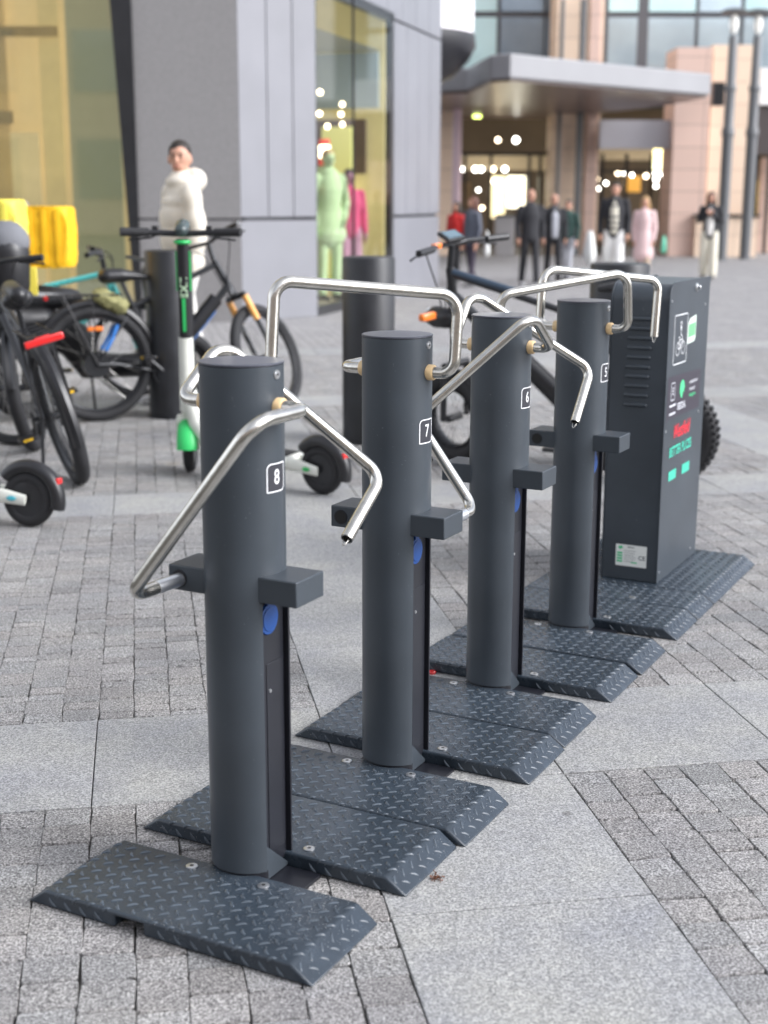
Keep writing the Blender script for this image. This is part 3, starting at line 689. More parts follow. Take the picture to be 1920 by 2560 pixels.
def bike(label, rear, front, lean=0, steer=0, Rw=.35, rt=.022, frame=BLKM, accent=None, fork_accent=None, fenders=True, carrier=True, hubr=.02, knob=False, group='bicycles parked in the background',
         saddle_z=.95, bar_z=1.05, bar_w=.62, rear_light=True, motor=False, seat_bag=None, display=False, orange=False, battery=False, name='bicycle', cat='bicycle', step=False, grips=None, susp=False, hoff=.26, toptube=None, front_fender=True):
    rear = Vector(rear); front = Vector(front); wb = (front-rear).length; rz = math.atan2(front.y-rear.y, front.x-rear.x)
    root = empty(name, rear, 0, label, cat, group); root.rotation_mode = 'XYZ'
    root.rotation_euler = (R(lean), 0, rz)
    bb = Vector((.44, 0, .30 if Rw > .3 else .28)); seat_top = Vector((.22, 0, saddle_z-.10)); ht = Vector((wb-hoff+.04, 0, bar_z-.12)); hb = Vector((wb-hoff*.63, 0, bar_z-.30))
    mb = MB(); fr_r = .019 if not knob else .026
    wR = rt+.03
    mb.tube([bb, seat_top-(seat_top-bb)*.12], .017, 12)
    mb.tube([hb+Vector((0, 0, .03)), bb], [fr_r*1.2, fr_r*1.4], 14)
    tt_s = bb+(seat_top-bb)*(.55 if step else .82)
    mb.tube([ht-Vector((0, 0, .03)), tt_s], fr_r*(.7 if toptube else 1), 12)
    mb.tube([ht, hb], .024, 14)
    for s_ in (1, -1):
        mb.tube([bb+Vector((0, s_*.03, 0)), (.12, s_*wR, Rw), (0, s_*(wR+.01), Rw)], .010, 8)
        mb.tube([bb+(seat_top-bb)*.8, (.10, s_*wR, Rw+.16), (0, s_*(wR+.01), Rw)], .009, 8)
    fr = mb.build('frame', frame, root)
    if toptube:
        q = MB(); q.tube([ht-Vector((0, 0, .02)), ht.lerp(tt_s, .40)], fr_r*.8, 14); q.build('top_tube', toptube, fr)
    if accent:
      mb = MB(); d = (bb-hb); mb.tube([hb+d*.25, hb+d*.6], fr_r*1.36+.004, 14); mb.build('frame_decal', accent, fr)
      for s_ in (1, -1):
        mb = MB(); mb.tube([(.055, s_*(wR+.004), Rw+.09), (.10, s_*wR, Rw+.16), (.14, s_*wR*.8, Rw+.25)], .0125, 8); mb.build('stay_decal', accent, fr)
    if battery:
        mb = MB(); d = (bb-hb); n_ = Vector((d.z, 0, -d.x)).normalized(); mb.tube([hb+d*.2-n_*.0+Vector((0, 0, .04)), hb+d*.85+Vector((0, 0, .04))], .05, 12); mb.build('battery', BLK, root)
    if motor:
        mb = MB(); mb.cyl(bb-Vector((0, .06, 0)), bb+Vector((0, .06, 0)), .075, seg=20); mb.build('motor', BLK, root)
    wheel(root, 'rear_wheel', (0, 0, Rw), Rw, rt, hub=hubr, knob=knob, hubw=.05 if hubr < .05 else .09)
    # crank + pedals
    mb = MB(); mb.cyl(bb-Vector((0, .075, 0)), bb+Vector((0, .075, 0)), .012, seg=12); mb.torus(bb+Vector((0, -.055, 0)), .075, .006, 'Y', 32, 6)
    for s_, q in ((1, 1), (-1, -1)):
        e = bb+Vector((.12*q, s_*.075, -.11*q)); mb.tube([bb+Vector((0, s_*.075, 0)), e], .010, 8)
    ck = mb.build('crank', BLKM, root)
    for s_, q in ((1, 1), (-1, -1)):
        e = bb+Vector((.12*q, s_*.125, -.11*q)); mb = MB(); mb.box(e, (.09, .09, .022)); pd = mb.build('pedal', BLK, ck, bevel=.004)
        mb = MB(); mb.box(e+Vector((.046, 0, 0)), (.006, .05, .012)); mb.box(e-Vector((.046, 0, 0)), (.006, .05, .012)); mb.build('pedal_reflector', mat('amber reflector', (.9, .55, .03), .25), ck)
    # saddle
    mb = MB(); top = Vector((.19, 0, saddle_z)); mb.tube([seat_top-(seat_top-bb)*.15, top-Vector((0, 0, .03))], .014, 12); sp_ = mb.build('seat_post', BLKM, root)
    mb = MB(); mb.limb([top+Vector((-.10, 0, 0)), top+Vector((0, 0, .005)), top+Vector((.10, 0, .0)), top+Vector((.17, 0, -.008))], [.052, .045, .026, .018], 16, flat=1.55); mb.build('saddle', BLK, root, remesh=.008)
    if carrier:
        mb = MB(); z = Rw*2+.07
        for s_ in (1, -1):
            mb.tube([(.18, s_*.06, z), (-.28, s_*.06, z), (-.28, 0, z)], .006, 8); mb.tube([(-.02, s_*.07, z), (0, s_*(wR+.015), Rw)], .005, 8); mb.tube([(-.2, s_*.06, z), (0, s_*(wR+.015), Rw)], .005, 8)
        for k in range(4): mb.tube([(-.28+.13*k, -.06, z), (-.28+.13*k, .06, z)], .005, 8)
        mb.build('carrier', BLK, root)
    if rear_light:
        z = Rw*2+(.055 if carrier else .02); mb = MB(); mb.box((-.300, 0, z), (.025, .075, .028)); mb.build('rear_light', RED, root, bevel=.006)
    if fenders:
        mb = MB(); mb.torus((0, 0, Rw), Rw+.018, .030, 'Y', 40, 8, a0=20, a1=195, flat=1.0); mb.build('rear_mudguard', BLK, root)
    mb = MB(); mb.tube([(-.02, wR+.02, Rw), (.02, wR+.12, .01)], .009, 8); mb.box((.02, wR+.13, .006), (.05, .03, .01)); mb.build('kickstand', BLKM, root)
    # front assembly (turns about the steering axis)
    st = empty('fork_pivot', (0, 0, 0)); bpy.data.objects.remove(st)
    Ms = Matrix.Translation(hb) @ Matrix.Rotation(R(steer), 4, (ht-hb).normalized()) @ Matrix.Translation(-hb)
    ax = Vector((wb, 0, Rw)); fk = MB(Ms)
    fk.tube([hb, hb-Vector((0, 0, .05))], .02, 10)
    crown = Vector((wb-hoff*.5, 0, Rw*2+.035))
    fk.tube([ht, crown], .021, 12)
    for s_ in (1, -1): fk.tube([crown+Vector((0, s_*(wR+.004), .0)), ax+Vector((-.005, s_*(wR+.012), 0))], [.019, .017] if (susp or knob) else [.013, .010], 10)
    fk.tube([crown-Vector((0, wR+.01, 0)), crown+Vector((0, wR+.01, 0))], .02, 10)
    F = fk.build('fork', frame, root)
    if fork_accent:
        fa = MB(Ms)
        for s_ in (1, -1):
            a = crown+Vector((0, s_*(wR+.004), 0)); b2 = ax+Vector((-.005, s_*(wR+.012), 0)); fa.tube([a+(b2-a)*.02, a+(b2-a)*.42], .0235, 10)
        fa.build('fork_decal', fork_accent, F)
    # front wheel
    mbw = MB(Ms); mbw.torus(ax, Rw-rt, rt, 'Y', 64, 12)
    if knob:
        for k in range(64):
            a = 2*math.pi*k/64
            for w_, rr_ in ((-.55, .86), (-.18, 1.0), (.18, 1.0), (.55, .86)):
                d = Vector((math.cos(a), 0, math.sin(a))); mbw.box(ax+d*(Rw-rt+rt*rr_)+Vector((0, rt*w_, 0)), (.012, .016, .020), Matrix.Rotation(-a, 3, 'Y'))
    Wf = mbw.build('front_wheel', RUB, root)
    x = MB(Ms); x.torus(ax, Rw-2*rt-.004, .011, 'Y', 64, 8, flat=max(1, rt/.02)); x.build('rim', BLKM, Wf)
    x = MB(Ms)
    for k in range(28):
        a = 2*math.pi*k/28; b2 = a+(.35 if k % 2 else -.35); x.tube([ax+Vector((.02*math.cos(b2), .025*(1 if k % 4 < 2 else -1), .02*math.sin(b2))), ax+Vector(((Rw-2*rt)*math.cos(a), 0, (Rw-2*rt)*math.sin(a)))], .0013, 5)
    x.build('spokes', STEELD, Wf)
    x = MB(Ms); x.cyl(ax-Vector((0, .05, 0)), ax+Vector((0, .05, 0)), .02, seg=20); x.build('hub', BLKM, Wf)
    if fenders and front_fender:
        x = MB(Ms); x.torus(ax, Rw+.016, .028, 'Y', 36, 8, a0=20, a1=170); x.build('front_mudguard', BLK, root)
    # handlebar
    hbz = bar_z; hbx = wb-hoff; x = MB(Ms)
    x.tube([ht, (hbx+.02, 0, hbz)], .018, 12); hw = bar_w/2
    x.tube(fillet([(hbx-.07, -hw, hbz+.005), (hbx+.01, -.10, hbz+.01), (hbx+.03, 0, hbz), (hbx+.01, .10, hbz+.01), (hbx-.07, hw, hbz+.005)], .05), .013, 12)
    H = x.build('handlebar', BLKM, root)
    for s_ in (1, -1):
        x = MB(Ms); x.tube([(hbx-.07, s_*hw, hbz+.005), (hbx-.04, s_*(hw-.13), hbz+.007)], .0185, 12); x.build('grip', BLK, H)
        x = MB(Ms); x.tube([(hbx-.02, s_*(hw-.14), hbz), (hbx+.03, s_*(hw-.10), hbz-.02), (hbx-.0, s_*(hw-.01), hbz-.035)], .006, 8); x.build('brake_lever', BLKM, H)
        x = MB(Ms); x.tube(fillet([(hbx, s_*(hw-.15), hbz), (hbx+.10, s_*.12, hbz-.02), (hbx+.10, s_*.03, hbz-.25), (hbx+.10, 0, hbz-.42)], .1), .004, 6); x.build('brake_cable', BLK, H)
    if display:
        x = MB(Ms); x.box((hbx+.02, 0, hbz+.045), (.09, .13, .018), Matrix.Rotation(R(-25), 3, 'Y')); dp = x.build('display', BLK, H, bevel=.004)
        x = MB(Ms); x.box((hbx+.0175, 0, hbz+.0555), (.065, .10, .002), Matrix.Rotation(R(-25), 3, 'Y')); x.build('screen', mat('screen glass', (.10, .16, .2), .08), H)
    if orange:
        x = MB(Ms); x.box((hbx, (hw-.20), hbz+.012), (.03, .055, .028)); x.build('signal_lamp', ORANGE, H, bevel=.006)
        x = MB(Ms); x.box((wb+.0, .17, .84), (.04, .10, .04)); x.build('side_reflector', ORANGE, H, bevel=.01)
        x = MB(Ms); x.limb([(wb+.02, 0, .80), (wb+.10, 0, .80)], [.055, .06], 16); hl = x.build('headlight', BLK, H)
        x = MB(Ms); x.tube([(wb+.155, 0, .80), (wb+.163, 0, .80)], [.045, .04], 16); x.build('headlight_lens', mat('lens', (.7, .72, .74), .1), H)
    return root

# the e-bike seen side-on between the left bollard and the left edge
b = bike('black e-bike with hub motor and orange fork legs, partly behind the left bollard', (-1.86, 8.85, 0), (-.80, 9.30, 0), lean=-2, steer=42, Rw=.372, rt=.034, accent=BLUEP, hubr=.085, frame=BLKM, saddle_z=.93, bar_z=1.14, bar_w=.66, hoff=.38, susp=True, battery=True, front_fender=False, rear_light=True, fork_accent=mat('orange fork paint', (.85, .42, .12), .35))
mb = MB(); mb.box((.0, -.035, .60), (.10, .012, .028)); mb.build('wheel_reflector', ORANGE, b, bevel=.004)
mb = MB()
for k in range(3): mb.ell((.06+.05*k, 0, .80-.03*k), (.07, .07, .055), jit=.008)
mb.build('rolled_cover', OLIVE, b, smooth=60)
# two bikes standing close together at the left edge
b = bike('nearest black e-bike at the left edge, rear wheel and red light facing the viewer', (-1.545, 6.85, 0), (-1.98, 7.85, 0), lean=-15, Rw=.37, rt=.038, frame=BLKM, carrier=True, saddle_z=.96, bar_z=1.1, steer=-20)
mb = MB(); mb.limb([(.02, 0, .985), (.24, 0, 1.0)], [.045, .05], 18); mb.build('bed_roll', BLK, b)
mb = MB(); mb.box((-.335, 0, .79), (.02, .19, .035)); mb.build('light_bar', RED, b, bevel=.008)
bike('turquoise framed bike parked by the shop window, behind the black hub-motor e-bike', (-2.85, 9.75, 0), (-1.78, 9.95, 0), lean=3, frame=TURQ, carrier=False, fenders=False, saddle_z=.97, rear_light=False)
bike('black city bike cut off by the left edge, only its front part showing', (-3.22, 8.15, 0), (-2.20, 7.95, 0), lean=4, Rw=.35, rt=.024, frame=BLKM, carrier=False, steer=-12, saddle_z=.9)
# fat tyre bike behind posts 7 to 5
b = bike('fat-tyre e-bike with orange lamps, blue top tube and phone display, behind posts 7 to 5', (1.44, 6.90, 0), (.36, 7.34, 0), lean=-4, steer=-25, rear_light=False, Rw=.262, rt=.050, frame=BLKM, toptube=SLATE, fenders=False, carrier=False, battery=True, motor=False, knob=True, orange=True, display=True, susp=True, saddle_z=.99, bar_z=1.19, bar_w=.66, hubr=.06, hoff=.05)
mb = MB(); mb.box((.07, 0, .915), (.02, .08, .03)); mb.build('rear_light', RED, b, bevel=.006)
mb = MB(); mb.box((.16, 0, .66), (.24, .16, .30)); mb.build('battery_case', BLK, b, bevel=.03)
mb = MB(); mb.limb([(.16, 0, .74), (.18, 0, .84), (.19, 0, .97)], [.05, .045, .03], 14); mb.build('seat_spring_cover', RUB, b)
mb = MB(); mb.box((.30, .058, .62), (.11, .004, .07), Matrix.Rotation(R(20), 3, 'Y')); mb.build('white_sticker', WHITE, b)

# ================================================================ SCOOTERS
def scooter(label, rear, front, steer, stemcol, deckcol, accent=None, lean=3, arm=OFFW, tail=False, frontfender=None, name='electric_scooter', text=None, stickers=None):
    rear = Vector(rear); front = Vector(front); wb = (front-rear).length; rz = math.atan2(front.y-rear.y, front.x-rear.x)
    root = empty(name, rear, 0, label, 'electric scooter', 'electric scooters parked among the bikes'); root.rotation_euler = (R(lean), 0, rz)
    Rw, rt = .125, .030
    # rear wheel
    mb = MB(); mb.torus((0, 0, Rw), Rw-rt, rt, 'Y', 48, 12, flat=.95); W = mb.build('rear_wheel', RUB, root)
    mb = MB(); mb.lathe([(.072, -.022), (.088, -.018), (.088, .018), (.072, .022), (.03, .026), (.002, .026)], seg=32); h_ = mb.build('wheel_hub', BLKM, W); h_.location = (0, 0, Rw); h_.rotation_euler = (R(90), 0, 0)
    mb = MB(); mb.torus((0, 0, Rw), Rw+.016, .034, 'Y', 28, 10, a0=40, a1=195, flat=1.1); F = mb.build('rear_mudguard', BLK, root)
    mb = MB(); mb.box((-.148, 0, Rw+.085), (.016, .04, .03)); mb.build('rear_light', RED, F, bevel=.005)
    for s_ in (1, -1):
        mb = MB(); mb.tube([(.20, s_*.052, .14), (.10, s_*.052, .14), (-.01, s_*.050, Rw)], [.030, .032, .024], 12, flat=.35); sa = mb.build('swing_arm', arm, root)
        if stickers:
            mb = MB(); mb.ell((.05, s_*.066, .133), (.024, .003, .010), jit=.002); mb.build('swing_arm_mark', stickers, sa)
    # deck
    mb = MB(); mb.box((wb*.5, 0, .145), (wb*.62, .17, .06)); D = mb.build('deck', deckcol, root, bevel=.02, segs=3)
    mb = MB(); mb.box((wb*.5, 0, .179), (wb*.58, .14, .006)); mb.build('deck_mat', RUB, D, bevel=.002)
    hx = wb-.045; neck = Vector((hx, 0, .36))
    mb = MB(); mb.tube(fillet([(wb*.72, 0, .15), (wb-.20, 0, .20), (hx, 0, .44)], .08), [.05]*1+[.05]*8+[.04], 16, flat=1.0) if False else mb.tube([(wb*.72, 0, .15), (wb-.20, 0, .19), (wb-.11, 0, .28), (hx-.01, 0, .44)], [.045, .055, .052, .04], 16); mb.build('neck', OFFW, root)
    top = Vector((wb-.085, 0, 1.250)); ax = Vector((wb, 0, Rw)); axis = (top-neck).normalized()
    Ms = Matrix.Translation(neck) @ Matrix.Rotation(R(steer), 4, axis) @ Matrix.Translation(-neck)
    f_ = lambda t: neck+axis*t
    mb = MB(Ms); mb.tube([f_(.36), f_(.86)], .031, 16); ST = mb.build('stem', stemcol, root)
    mb = MB(Ms); mb.tube([f_(-.02), f_(.36)], [.042, .037], 16); mb.build('lower_stem', OFFW, ST)
    if accent:
        mb = MB(Ms)
        side_ = axis.cross(Vector((0, 1, 0))).normalized()
        back = Vector((-1, 0, 0)); back = (back-axis*back.dot(axis)).normalized()
        for s_ in (1, -1): mb.tube([f_(.60)+Vector((0, s_*.033, 0)), f_(.80)+Vector((0, s_*.033, 0))], .005, 8)
        mb.box(f_(.48)+back*.030, (.008, .016, .17), Matrix.Rotation(-math.atan2(axis.x, axis.z)*-1, 3, 'Y'))
        mb.torus(f_(.845), .036, .010, 'Z', 24, 8); mb.build('stem_stripes', accent, ST)
    mb = MB(Ms); mb.tube([neck, (wb-.02, 0, .285)], .035, 12)
    for s_ in (1, -1): mb.tube([(wb-.03, s_*.048, .29), ax+Vector((0, s_*.052, 0))], [.022, .018], 10)
    mb.box((wb-.03, 0, .29), (.06, .12, .04)); FK = mb.build('fork', OFFW, root, bevel=.004)
    mb = MB(Ms); mb.torus(ax, Rw-rt, rt, 'Y', 48, 12); W = mb.build('front_wheel', RUB, root)
    mb = MB(Ms); mb.cyl(ax-Vector((0, .024, 0)), ax+Vector((0, .024, 0)), .085, seg=32); mb.build('wheel_hub', BLKM, W)
    mb = MB(Ms); mb.torus(ax, Rw+.018, .038, 'Y', 36, 10, a0=35, a1=172, flat=1.45); mb.build('front_mudguard', frontfender or BLK, root)
    # handlebar
    hb_ = f_(.885); mb = MB(Ms); mb.tube([hb_+Vector((-.06, -.29, .012)), hb_+Vector((-.01, -.13, .006)), hb_, hb_+Vector((-.01, .13, .006)), hb_+Vector((-.06, .29, .012))], .016, 12); H = mb.build('handlebar', BLK, root)
    for s_ in (1, -1):
        mb = MB(Ms); mb.tube([hb_+Vector((-.065, s_*.30, .012)), hb_+Vector((-.022, s_*.165, .008))], .022, 14); mb.build('grip', RUB, H)
        mb = MB(Ms); mb.tube([hb_+Vector((.01, s_*.13, -.005)), hb_+Vector((.03, s_*.16, -.02)), hb_+Vector((-.01, s_*.27, -.03))], .006, 8); mb.box(hb_+Vector((.0, s_*.135, .015)), (.04, .03, .05)); mb.build('brake_lever', BLKM, H, bevel=.004)
    mb = MB(Ms); mb.limb([hb_+Vector((-.035, 0, .02)), hb_+Vector((.045, 0, .035))], [.035, .04], 18); dd = mb.build('display_head', mat('display head', (.05, .07, .07), .25), H, remesh=.005)
    if text:
        mb = MB(Ms); back = Vector((-1, 0, 0)); back = (back-axis*back.dot(axis)).normalized(); sx = Vector((0, 1, 0))*-1
        c0 = f_(.62)+back*.0325
        mb.text(text, .052, lambda x, y: c0 + axis*(-x) + Vector((0, -1, 0))*y*1 + back*(-abs(y)*.25), bold=.001); mb.build('stem_lettering', mat('pale green print', (.55, .75, .5), .5), ST, smooth=0)
    mb = MB(); mb.tube([(wb*.55, .08, .12), (wb*.5, .17, .012)], .008, 8); mb.build('kickstand', BLKM, root)
    return root
scooter('green and white scooter with upright black stem, front wheel turned, beside the left bollard', (-.30, 6.60, 0), (-1.05, 7.15, 0), -52, BLK, OFFW, accent=GREEN, frontfender=GREEN, text='LIME', stickers=GREEN, lean=-3)
scooter('white and black scooter at the left edge, only its rear wheel in view', (-1.565, 5.90, 0), (-2.42, 6.15, 0), 0, OFFW, BLK, stickers=mat('cyan print', (.08, .5, .6), .4))

# ================================================================ COURIER BAGS
def bag(label, c, s, m, sidem, strap=True, rz=0, rider=True):
    root = empty('delivery_bag', c, rz, label, 'delivery bag', 'yellow courier delivery bags')
    mb = MB(); bm_ = mb.bm; mb.ell((0, 0, 0), (s[0]*.80, s[1]*.80, s[2]*.78), u=36, v_=26)
    for v in bm_.verts:
        v.co.x = max(-s[0]/2, min(s[0]/2, v.co.x)); v.co.y = max(-s[1]/2, min(s[1]/2, v.co.y)); v.co.z = max(-s[2]/2, min(s[2]/2, v.co.z)); v.co += Vector([random.uniform(-.005, .005) for _ in range(3)])
    o = mb.build('bag_body', m, root, smooth=60)
    mb = MB(); mb.limb([(-s[0]*.48, 0, -s[2]*.3), (-s[0]*.52, 0, s[2]*.30)], [s[1]*.42, s[1]*.40], 16, flat=.35); mb.build('side_panel', sidem, root)
    for k in range(3):
        mb = MB(); mb.box((s[0]*(-.3+.3*k), -s[1]*.52, 0), (.03, .008, s[2]*.9)); mb.build('strap', m, root, bevel=.002)
    if strap:
        mb = MB(); mb.box((-s[0]*.28, -s[1]*.54, -s[2]*.72), (.055, .012, .18)); mb.build('hanging_strap', YEL2, root, bevel=.005)
    return root
bag('crumpled bright yellow delivery bag with hanging strap', at(124, 592, 9.0), (.29, .30, .38), YEL, GREYF)
bag('pale yellow delivery bag cut by the left edge of the photo', at(-8, 568, 8.4), (.30, .30, .32), YEL2, GREYF, strap=False)
# the moped that carries the yellow bags
mo = empty('delivery_moped', (-2.35, 8.95, 0), R(35), 'dark delivery moped parked under the yellow bags by the shop window', 'moped')
wheel(mo, 'rear_wheel', (0, 0, .26), .26, .05, spokes=10, hub=.05)
wheel(mo, 'front_wheel', (1.15, 0, .26), .26, .05, spokes=10, hub=.05)
mb = MB(); mb.limb([(-.22, 0, .66), (.1, 0, .62), (.35, 0, .5), (.45, 0, .32), (.85, 0, .30), (.98, 0, .6), (.92, 0, .92)], [.11, .14, .13, .10, .10, .09, .07], 16); mb.build('moped_body', BLK, mo, remesh=.02)
mb = MB(); mb.limb([(-.30, 0, .78), (.0, 0, .80), (.35, 0, .77)], [.07, .09, .07], 16, flat=1.4); mb.build('seat', BLKM, mo, remesh=.02)
mb = MB(); mb.tube([(.90, -.32, 1.02), (.93, 0, 1.0), (.90, .32, 1.02)], .014, 10); mb.tube([(.92, 0, .9), (1.15, 0, .26)], .03, 10); mb.build('handlebar', BLKM, mo)
mb = MB(); mb.box((-.25, 0, .88), (.34, .30, .03)); mb.tube([(-.35, .1, .88), (-.2, .1, .70)], .01, 8); mb.tube([(-.35, -.1, .88), (-.2, -.1, .70)], .01, 8); mb.build('luggage_rack', BLKM, mo)
mb = MB(); mb.box((-.34, 0, .72), (.03, .12, .05)); mb.build('rear_light', RED, mo, bevel=.01)
bk = empty('courier_backpack', at(20, 655, 8.2), R(10), 'grey and black courier backpack hanging below the pale yellow bag', 'backpack')
mb = MB(); mb.ell((0, 0, .12), (.13, .12, .12), jit=.004); mb.build('flap', GREYF, bk, smooth=60)
mb = MB(); mb.limb([(0, 0, -.14), (0, 0, .06)], [.12, .13], 18); mb.build('pack_body', BLK, bk, smooth=60)
for s_ in (1, -1):
    mb = MB(); mb.tube([(s_*.06, .12, .12), (s_*.07, .19, 0), (s_*.06, .13, -.14)], .012, 8); mb.build('shoulder_strap', BLK, bk)

# ================================================================ PEOPLE
SKIN = mat('skin', (.55, .30, .21), .55); 
def person(label, P, H, face, jacket, trousers, hair, shoes=None, stride=.0, coat=0, puffy=False, skin=SKIN, arms='down', hairstyle='short', hood=False, stripes=None, inner=None, headturn=0, vox=.010, group=None, wide_leg=False, name='person', cat='person', sex='m'):
    root = empty(name, P, R(face), label, cat, group); k = H/1.75
    S_ = Matrix.Scale(k, 4)
    sh = .185 if sex == 'm' else .165
    aL = {'down': [(sh, 0, 1.42), (sh+.055, .03, 1.14), (sh+.05, -.04, .90)], 'bag': [(sh, 0, 1.42), (sh+.05, .02, 1.13), (sh+.03, -.03, .88)],
          'chest': [(sh, 0, 1.42), (sh+.07, .0, 1.16), (.05, -.20, 1.30)], 'pocket': [(sh, 0, 1.42), (sh+.09, .05, 1.15), (sh, -.08, .98)]}
    arms_ = arms if isinstance(arms, tuple) else (arms, arms)
    def arm(s_, kind): return [Vector((s_*x, y, z)) for x, y, z in aL[kind]]
    legs = []
    for s_ in (1, -1):
        f = stride*s_
        legs.append([Vector((s_*.09, 0, .92)), Vector((s_*.095, -.10*f-.01, .50)), Vector((s_*.095, -.22*f+.01, .09))])
    mb = MB(S_); Hm = Matrix.Rotation(R(headturn), 3, 'Z')
    hd = lambda x, y, z: Hm @ Vector((x, y, 0))+Vector((0, 0, z))
    mb.ell((0, .005, 1.655), (.073, .090, .098), Hm); mb.ell(hd(0, -.022, 1.600), (.052, .058, .055), Hm)
    mb.ell(hd(0, -.094, 1.628), (.012, .018, .022), Hm)
    for s_ in (1, -1): mb.ell(hd(s_*.074, .005, 1.635), (.010, .022, .032), Hm)
    mb.ell(hd(0, -.072, 1.588), (.022, .012, .010), Hm)
    mb.limb([(0, .015, 1.44), (0, .008, 1.58)], [.058, .052])
    mb.limb([(0, 0, .95), (0, 0, 1.12), (0, 0, 1.32), (0, 0, 1.40)], [.10, .09, .10, .07], flat=1.3)
    for s_, kd in ((1, arms_[0]), (-1, arms_[1])):
        A = arm(s_, kd); mb.limb([A[0]-Vector((s_*.02, 0, .03))]+A[1:], [.036, .034, .026], 12)
        d = (A[2]-A[1]).normalized(); side_ = Vector((0, -1, 0)) if kd != 'chest' else Vector((0, 0, 1)); side_ = (side_-d*side_.dot(d)).normalized(); inn = d.cross(side_)
        w0 = A[2]+d*.02; mb.limb([w0, w0+d*.07], [.026, .034], 12)
        for q, (of, ln) in enumerate(((-.030, .058), (-.010, .072), (.010, .076), (.028, .066))):
            b0 = w0+d*.085+side_*(-of); mb.limb([b0, b0+d*ln*.5+inn*.004*s_, b0+d*ln-inn*.012*s_*(-1)], [.0095, .0088, .0075], 8)
        b0 = w0+d*.03+side_*.024; mb.limb([b0, b0+d*.03+side_*.026, b0+d*.06+side_*.030], [.012, .010, .008], 8)
    for Lg in legs: mb.limb(Lg, [.075, .05, .036], 12)
    body = mb.build('body', skin, root, remesh=vox*k)
    # face details
    DK = mat('dark eye', (.02, .015, .012), .3)
    for s_ in (1, -1):
        mb = MB(S_); mb.ell(hd(s_*.030, -.080, 1.652), (.011, .008, .006), Hm, 10, 8); mb.build('eye', DK, body)
        mb = MB(S_); mb.ell(hd(s_*.030, -.084, 1.672), (.018, .006, .0035), Hm, 10, 8); mb.build('eyebrow', hair, body)
    mb = MB(S_); mb.ell(hd(0, -.079, 1.590), (.022, .008, .005), Hm, 10, 8); mb.build('mouth', mat('lips', (.42, .15, .12), .5), body)
    # hair
    if hairstyle != 'bald':
        mb = MB(S_)
        mb.ell(Hm @ Vector((0, .018, 0))+Vector((0, 0, 1.680)), (.080, .094, .088), Hm, jit=.002)
        if hairstyle == 'long':
            mb.limb([hd(.02, .06, 1.68), hd(.05, .07, 1.55), hd(.06, .08, 1.42)], [.06, .055, .04], 12); mb.limb([hd(-.02, .06, 1.68), hd(-.05, .07, 1.55), hd(-.06, .08, 1.42)], [.06, .055, .04], 12)
            mb.limb([hd(.068, .0, 1.68), hd(.075, -.01, 1.56), hd(.08, -.02, 1.44)], [.03, .028, .02], 10); mb.limb([hd(-.068, .0, 1.68), hd(-.075, -.01, 1.56), hd(-.08, -.02, 1.44)], [.03, .028, .02], 10)
        h_ = mb.build('hair', hair, root, remesh=.008)
        # clear the face: flatten hair that would cover it
        me = h_.data
        for v in me.vertices:
            q = Hm.inverted() @ (Vector(v.co)/k - Vector((0, 0, 0)))
            if q.z < 1.70 and q.y < -.045 and abs(q.x) < .07: v.co = (Hm @ Vector((q.x*.9, -.045, q.z)))*k
    # trousers
    mb = MB(S_); tr_ = 1.0 if not wide_leg else 1.35
    mb.limb([(0, 0, .93), (0, 0, .99)], [.115, .11], flat=1.4)
    for Lg in legs: mb.limb([Lg[0]+Vector((0, 0, -.02)), Lg[1], Lg[2]+Vector((0, 0, .01))], [.092, .066*tr_, .056*tr_*1.1], 14)
    mb.build('trousers', trousers, root, remesh=.014*k)
    shm = shoes or BLK
    for Lg in legs:
        a = Lg[2]; mb = MB(S_); mb.limb([(a.x, a.y+.035, .045), (a.x, a.y-.06, .040), (a.x, a.y-.16, .030)], [.043, .040, .030], 12); mb.build('shoe', shm, root, remesh=.010)
    # jacket
    mb = MB(S_); pf = 1.0 if not puffy else 1.22
    lo = .90 if not coat else .90-coat
    prof = [(lo, .118), (.98, .122), (1.12, .120), (1.30, .136), (1.40, .120)]
    if puffy:
        zz = [lo+.02*i for i in range(int((1.40-lo)/.02)+1)]
        P_ = [(0, 0, z) for z in zz]; Rr_ = [(.130+.016*abs(math.sin((z-lo)/.14*math.pi))**.6)*(1 if z < 1.30 else 1-1.6*(z-1.30)) for z in zz]
        mb.tube(P_, Rr_, 24, flat=1.36)
        mb.limb([(0, 0, 1.34), (0, .0, 1.42)], [.125, .095], flat=1.45)
    else:
        mb.limb([(0, 0, z) for z, _ in prof], [r_ for _, r_ in prof], 18, flat=1.36 if sex == 'm' else 1.25)
        if coat: mb.limb([(0, 0, lo), (0, 0, 1.0)], [.17, .13], 18, flat=1.3)
    for s_, kd in ((1, arms_[0]), (-1, arms_[1])):
        A = arm(s_, kd)
        if puffy:
            pts_ = []; rs_ = []
            for t in range(19):
                f = t/18*2; i = min(1, int(f)); p = A[i].lerp(A[i+1], f-i); pts_.append(p); rs_.append((.072-.012*t/18)*(1+.07*math.sin(t*1.3)))
            mb.limb(pts_, rs_, 16)
        else: mb.limb(A, [.066, .055, .046], 14)
    mb.limb([(0, .012, 1.42), (0, .008, 1.50)], [.085, .068 if not hood else .085], 14)
    if hood:
        mb.torus((0, .025, 1.485), .085, .042, 'Z', 32, 12); mb.ell((0, .095, 1.50), (.13, .085, .085)); mb.ell((0, .05, 1.47), (.15, .10, .06))
    J = mb.build('jacket', jacket, root, remesh=.011*k)
